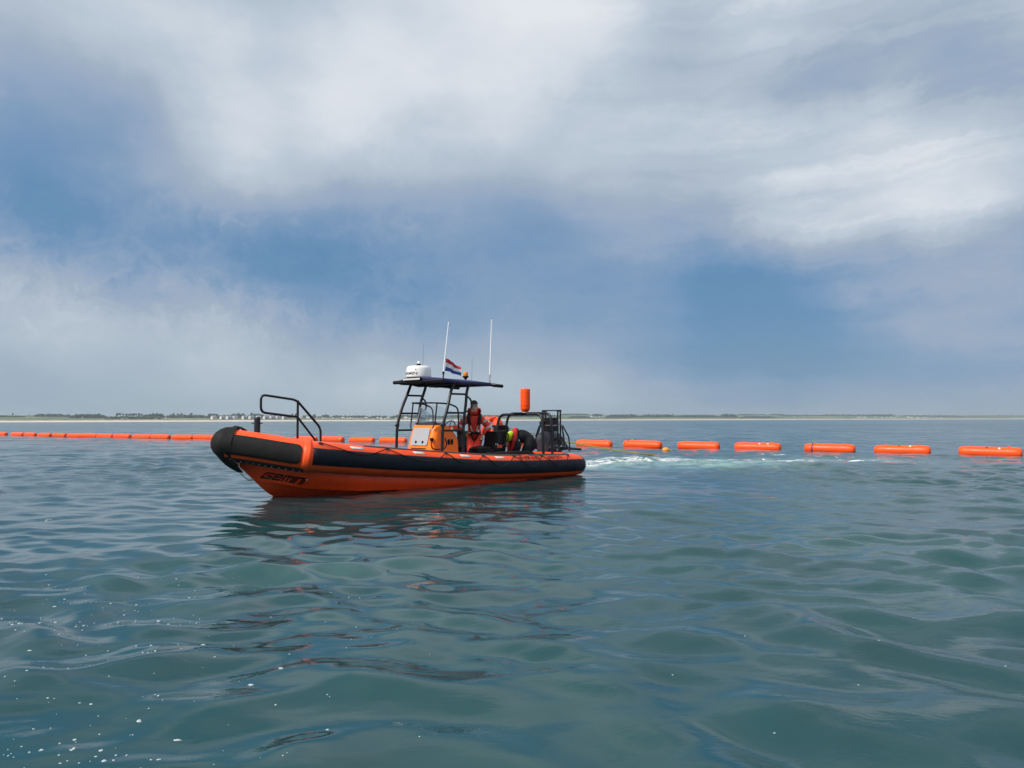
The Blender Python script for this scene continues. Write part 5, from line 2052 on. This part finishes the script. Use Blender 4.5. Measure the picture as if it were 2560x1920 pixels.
def make_float(L):
    t = thing('boom_float', None, 'boom float', group='orange floats of the boom line')
    mb = MB()
    h = L / 2
    R = .235
    prof = [(.03, -h), (.12, -h + .004), (.165, -h + .02), (.205, -h + .07), (R * .94, -h + .16), (R * .985, -h + .23), (R, -h + .30)]
    prof += [(R * (1 + .008 * math.sin(k * 2.2)), -h + .30 + (L - .6) * k / 8) for k in range(1, 8)]
    prof += [(a, -b) for a, b in reversed(prof[:7])]
    mb.lathe(prof, (0, 0, 0), 26, 'X')
    b = mb.build('body', M['float'], t)
    for x in (-h * .58, h * .60):
        MB().lathe([(.035, .235), (.03, .265), (.022, .285), (0, .286)], (x, 0, 0), 8).build('lifting_lug', M['float'], t)
    return t


proto = {}


def copy_thing(src):
    c = src.copy()
    COL.objects.link(c)
    for ch in src.children:
        d = ch.copy()
        COL.objects.link(d)
        d.parent = c
        d.matrix_parent_inverse = ch.matrix_parent_inverse
    return c


for i, (x, y, ang) in enumerate(FLOATS):
    L = 2.55 if i < 13 else 2.22
    r = random.Random(40 + i)
    if L not in proto:
        t = proto[L] = make_float(L)
    else:
        t = copy_thing(proto[L])
    t.location = (x, y, .095 + r.uniform(-.012, .02))
    t.rotation_euler = (R_(r.uniform(-14, 6)), R_(r.uniform(-.6, .6)), R_(ang + r.uniform(-2.5, 2.5)))
    t['label'] = LBL[i]
    t['category'] = 'boom float'
    # fittings that only some of them show
    if i in (24, 26, 27):
        for sx in ((.15, .55) if i == 24 else (.36,)):
            MB().lathe([(.040, 0), (.040, .012), (.02, .016), (0, .016)], (0, 0, 0), 12).build('white_valve', M['white'], t)
            o = t.children[-1]
            a = R_(48)
            o.location = (sx, -.243 * math.cos(a), .243 * math.sin(a))
            o.rotation_euler = (R_(42), 0, 0)
    if i in (9, 11, 18, 22, 26, 27):
        o = MB().lathe([(.036, 0), (.036, .010), (0, .012)], (0, 0, 0), 10).build('black_valve', M['ink'], t)
        a = R_(55)
        o.location = (-.08 if i != 22 else -.8, -.243 * math.cos(a), .243 * math.sin(a))
        o.rotation_euler = (R_(35), 0, 0)
    if i == 25:
        mb = MB()
        ring = [[(-.72 + dx, (0.249 + .004 * (dx != 0) * 0) * math.cos(a), 0.249 * math.sin(a)) for a in [2 * math.pi * k / 26 for k in range(26)]] for dx in (-.03, .03)]
        mb.grid(ring, close_u=True)
        mb.grid([ring[0], [(p[0], p[1] * .97, p[2] * .97) for p in ring[0]]], close_u=True)
        mb.grid([ring[1], [(p[0], p[1] * .97, p[2] * .97) for p in ring[1]]], close_u=True)
        mb.build('purple_strap', M['purple'], t)
    if i == 22:
        MB().box((-.62, 0, .28), (.12, .06, .09), Matrix.Rotation(R_(20), 3, 'Y'), .02).build('green_tag', M['green'], t)

sf = thing('pick_up_buoy', 'small yellow-orange ball buoy half sunk beside the wake', 'buoy', (7.18, 36.1, .04))
MB().ball((0, 0, 0), (.17, .15, .12), 18, 12).build('ball', M['yfloat'], sf)
MB().tube([(.13, 0, .02), (.22, -.03, .0), (.30, .02, -.05)], .03, 8).build('rope_tail', M['yrope'], sf)


# ------------------------------------------------------------------ sea air
def build_haze():
    mb = MB()
    x0, x1, y0, y1, z0, z1 = -9800, 9800, -9800, 9800, -6.0, 34.0
    mb.add([(x0, y0, z0), (x1, y0, z0), (x1, y1, z0), (x0, y1, z0), (x0, y0, z1), (x1, y0, z1), (x1, y1, z1), (x0, y1, z1)],
           [(0, 3, 2, 1), (4, 5, 6, 7), (0, 1, 5, 4), (1, 2, 6, 5), (2, 3, 7, 6), (3, 0, 4, 7)], False)
    m = bpy.data.materials.new('haze')
    m.use_nodes = True
    T = NT(m.node_tree)
    T.t.nodes.clear()
    v = T.n('ShaderNodeVolumePrincipled', {'Color': (.80, .89, .97, 1), 'Density': HAZE_DENSITY, 'Anisotropy': .3})
    T.n('ShaderNodeOutputMaterial', {'Volume': v.outputs[0]})
    o = mb.build('haze', m)
    o['kind'] = 'stuff'
    o['label'] = 'thin pale sea haze over the water'


HAZE_DENSITY = .00017
build_haze()
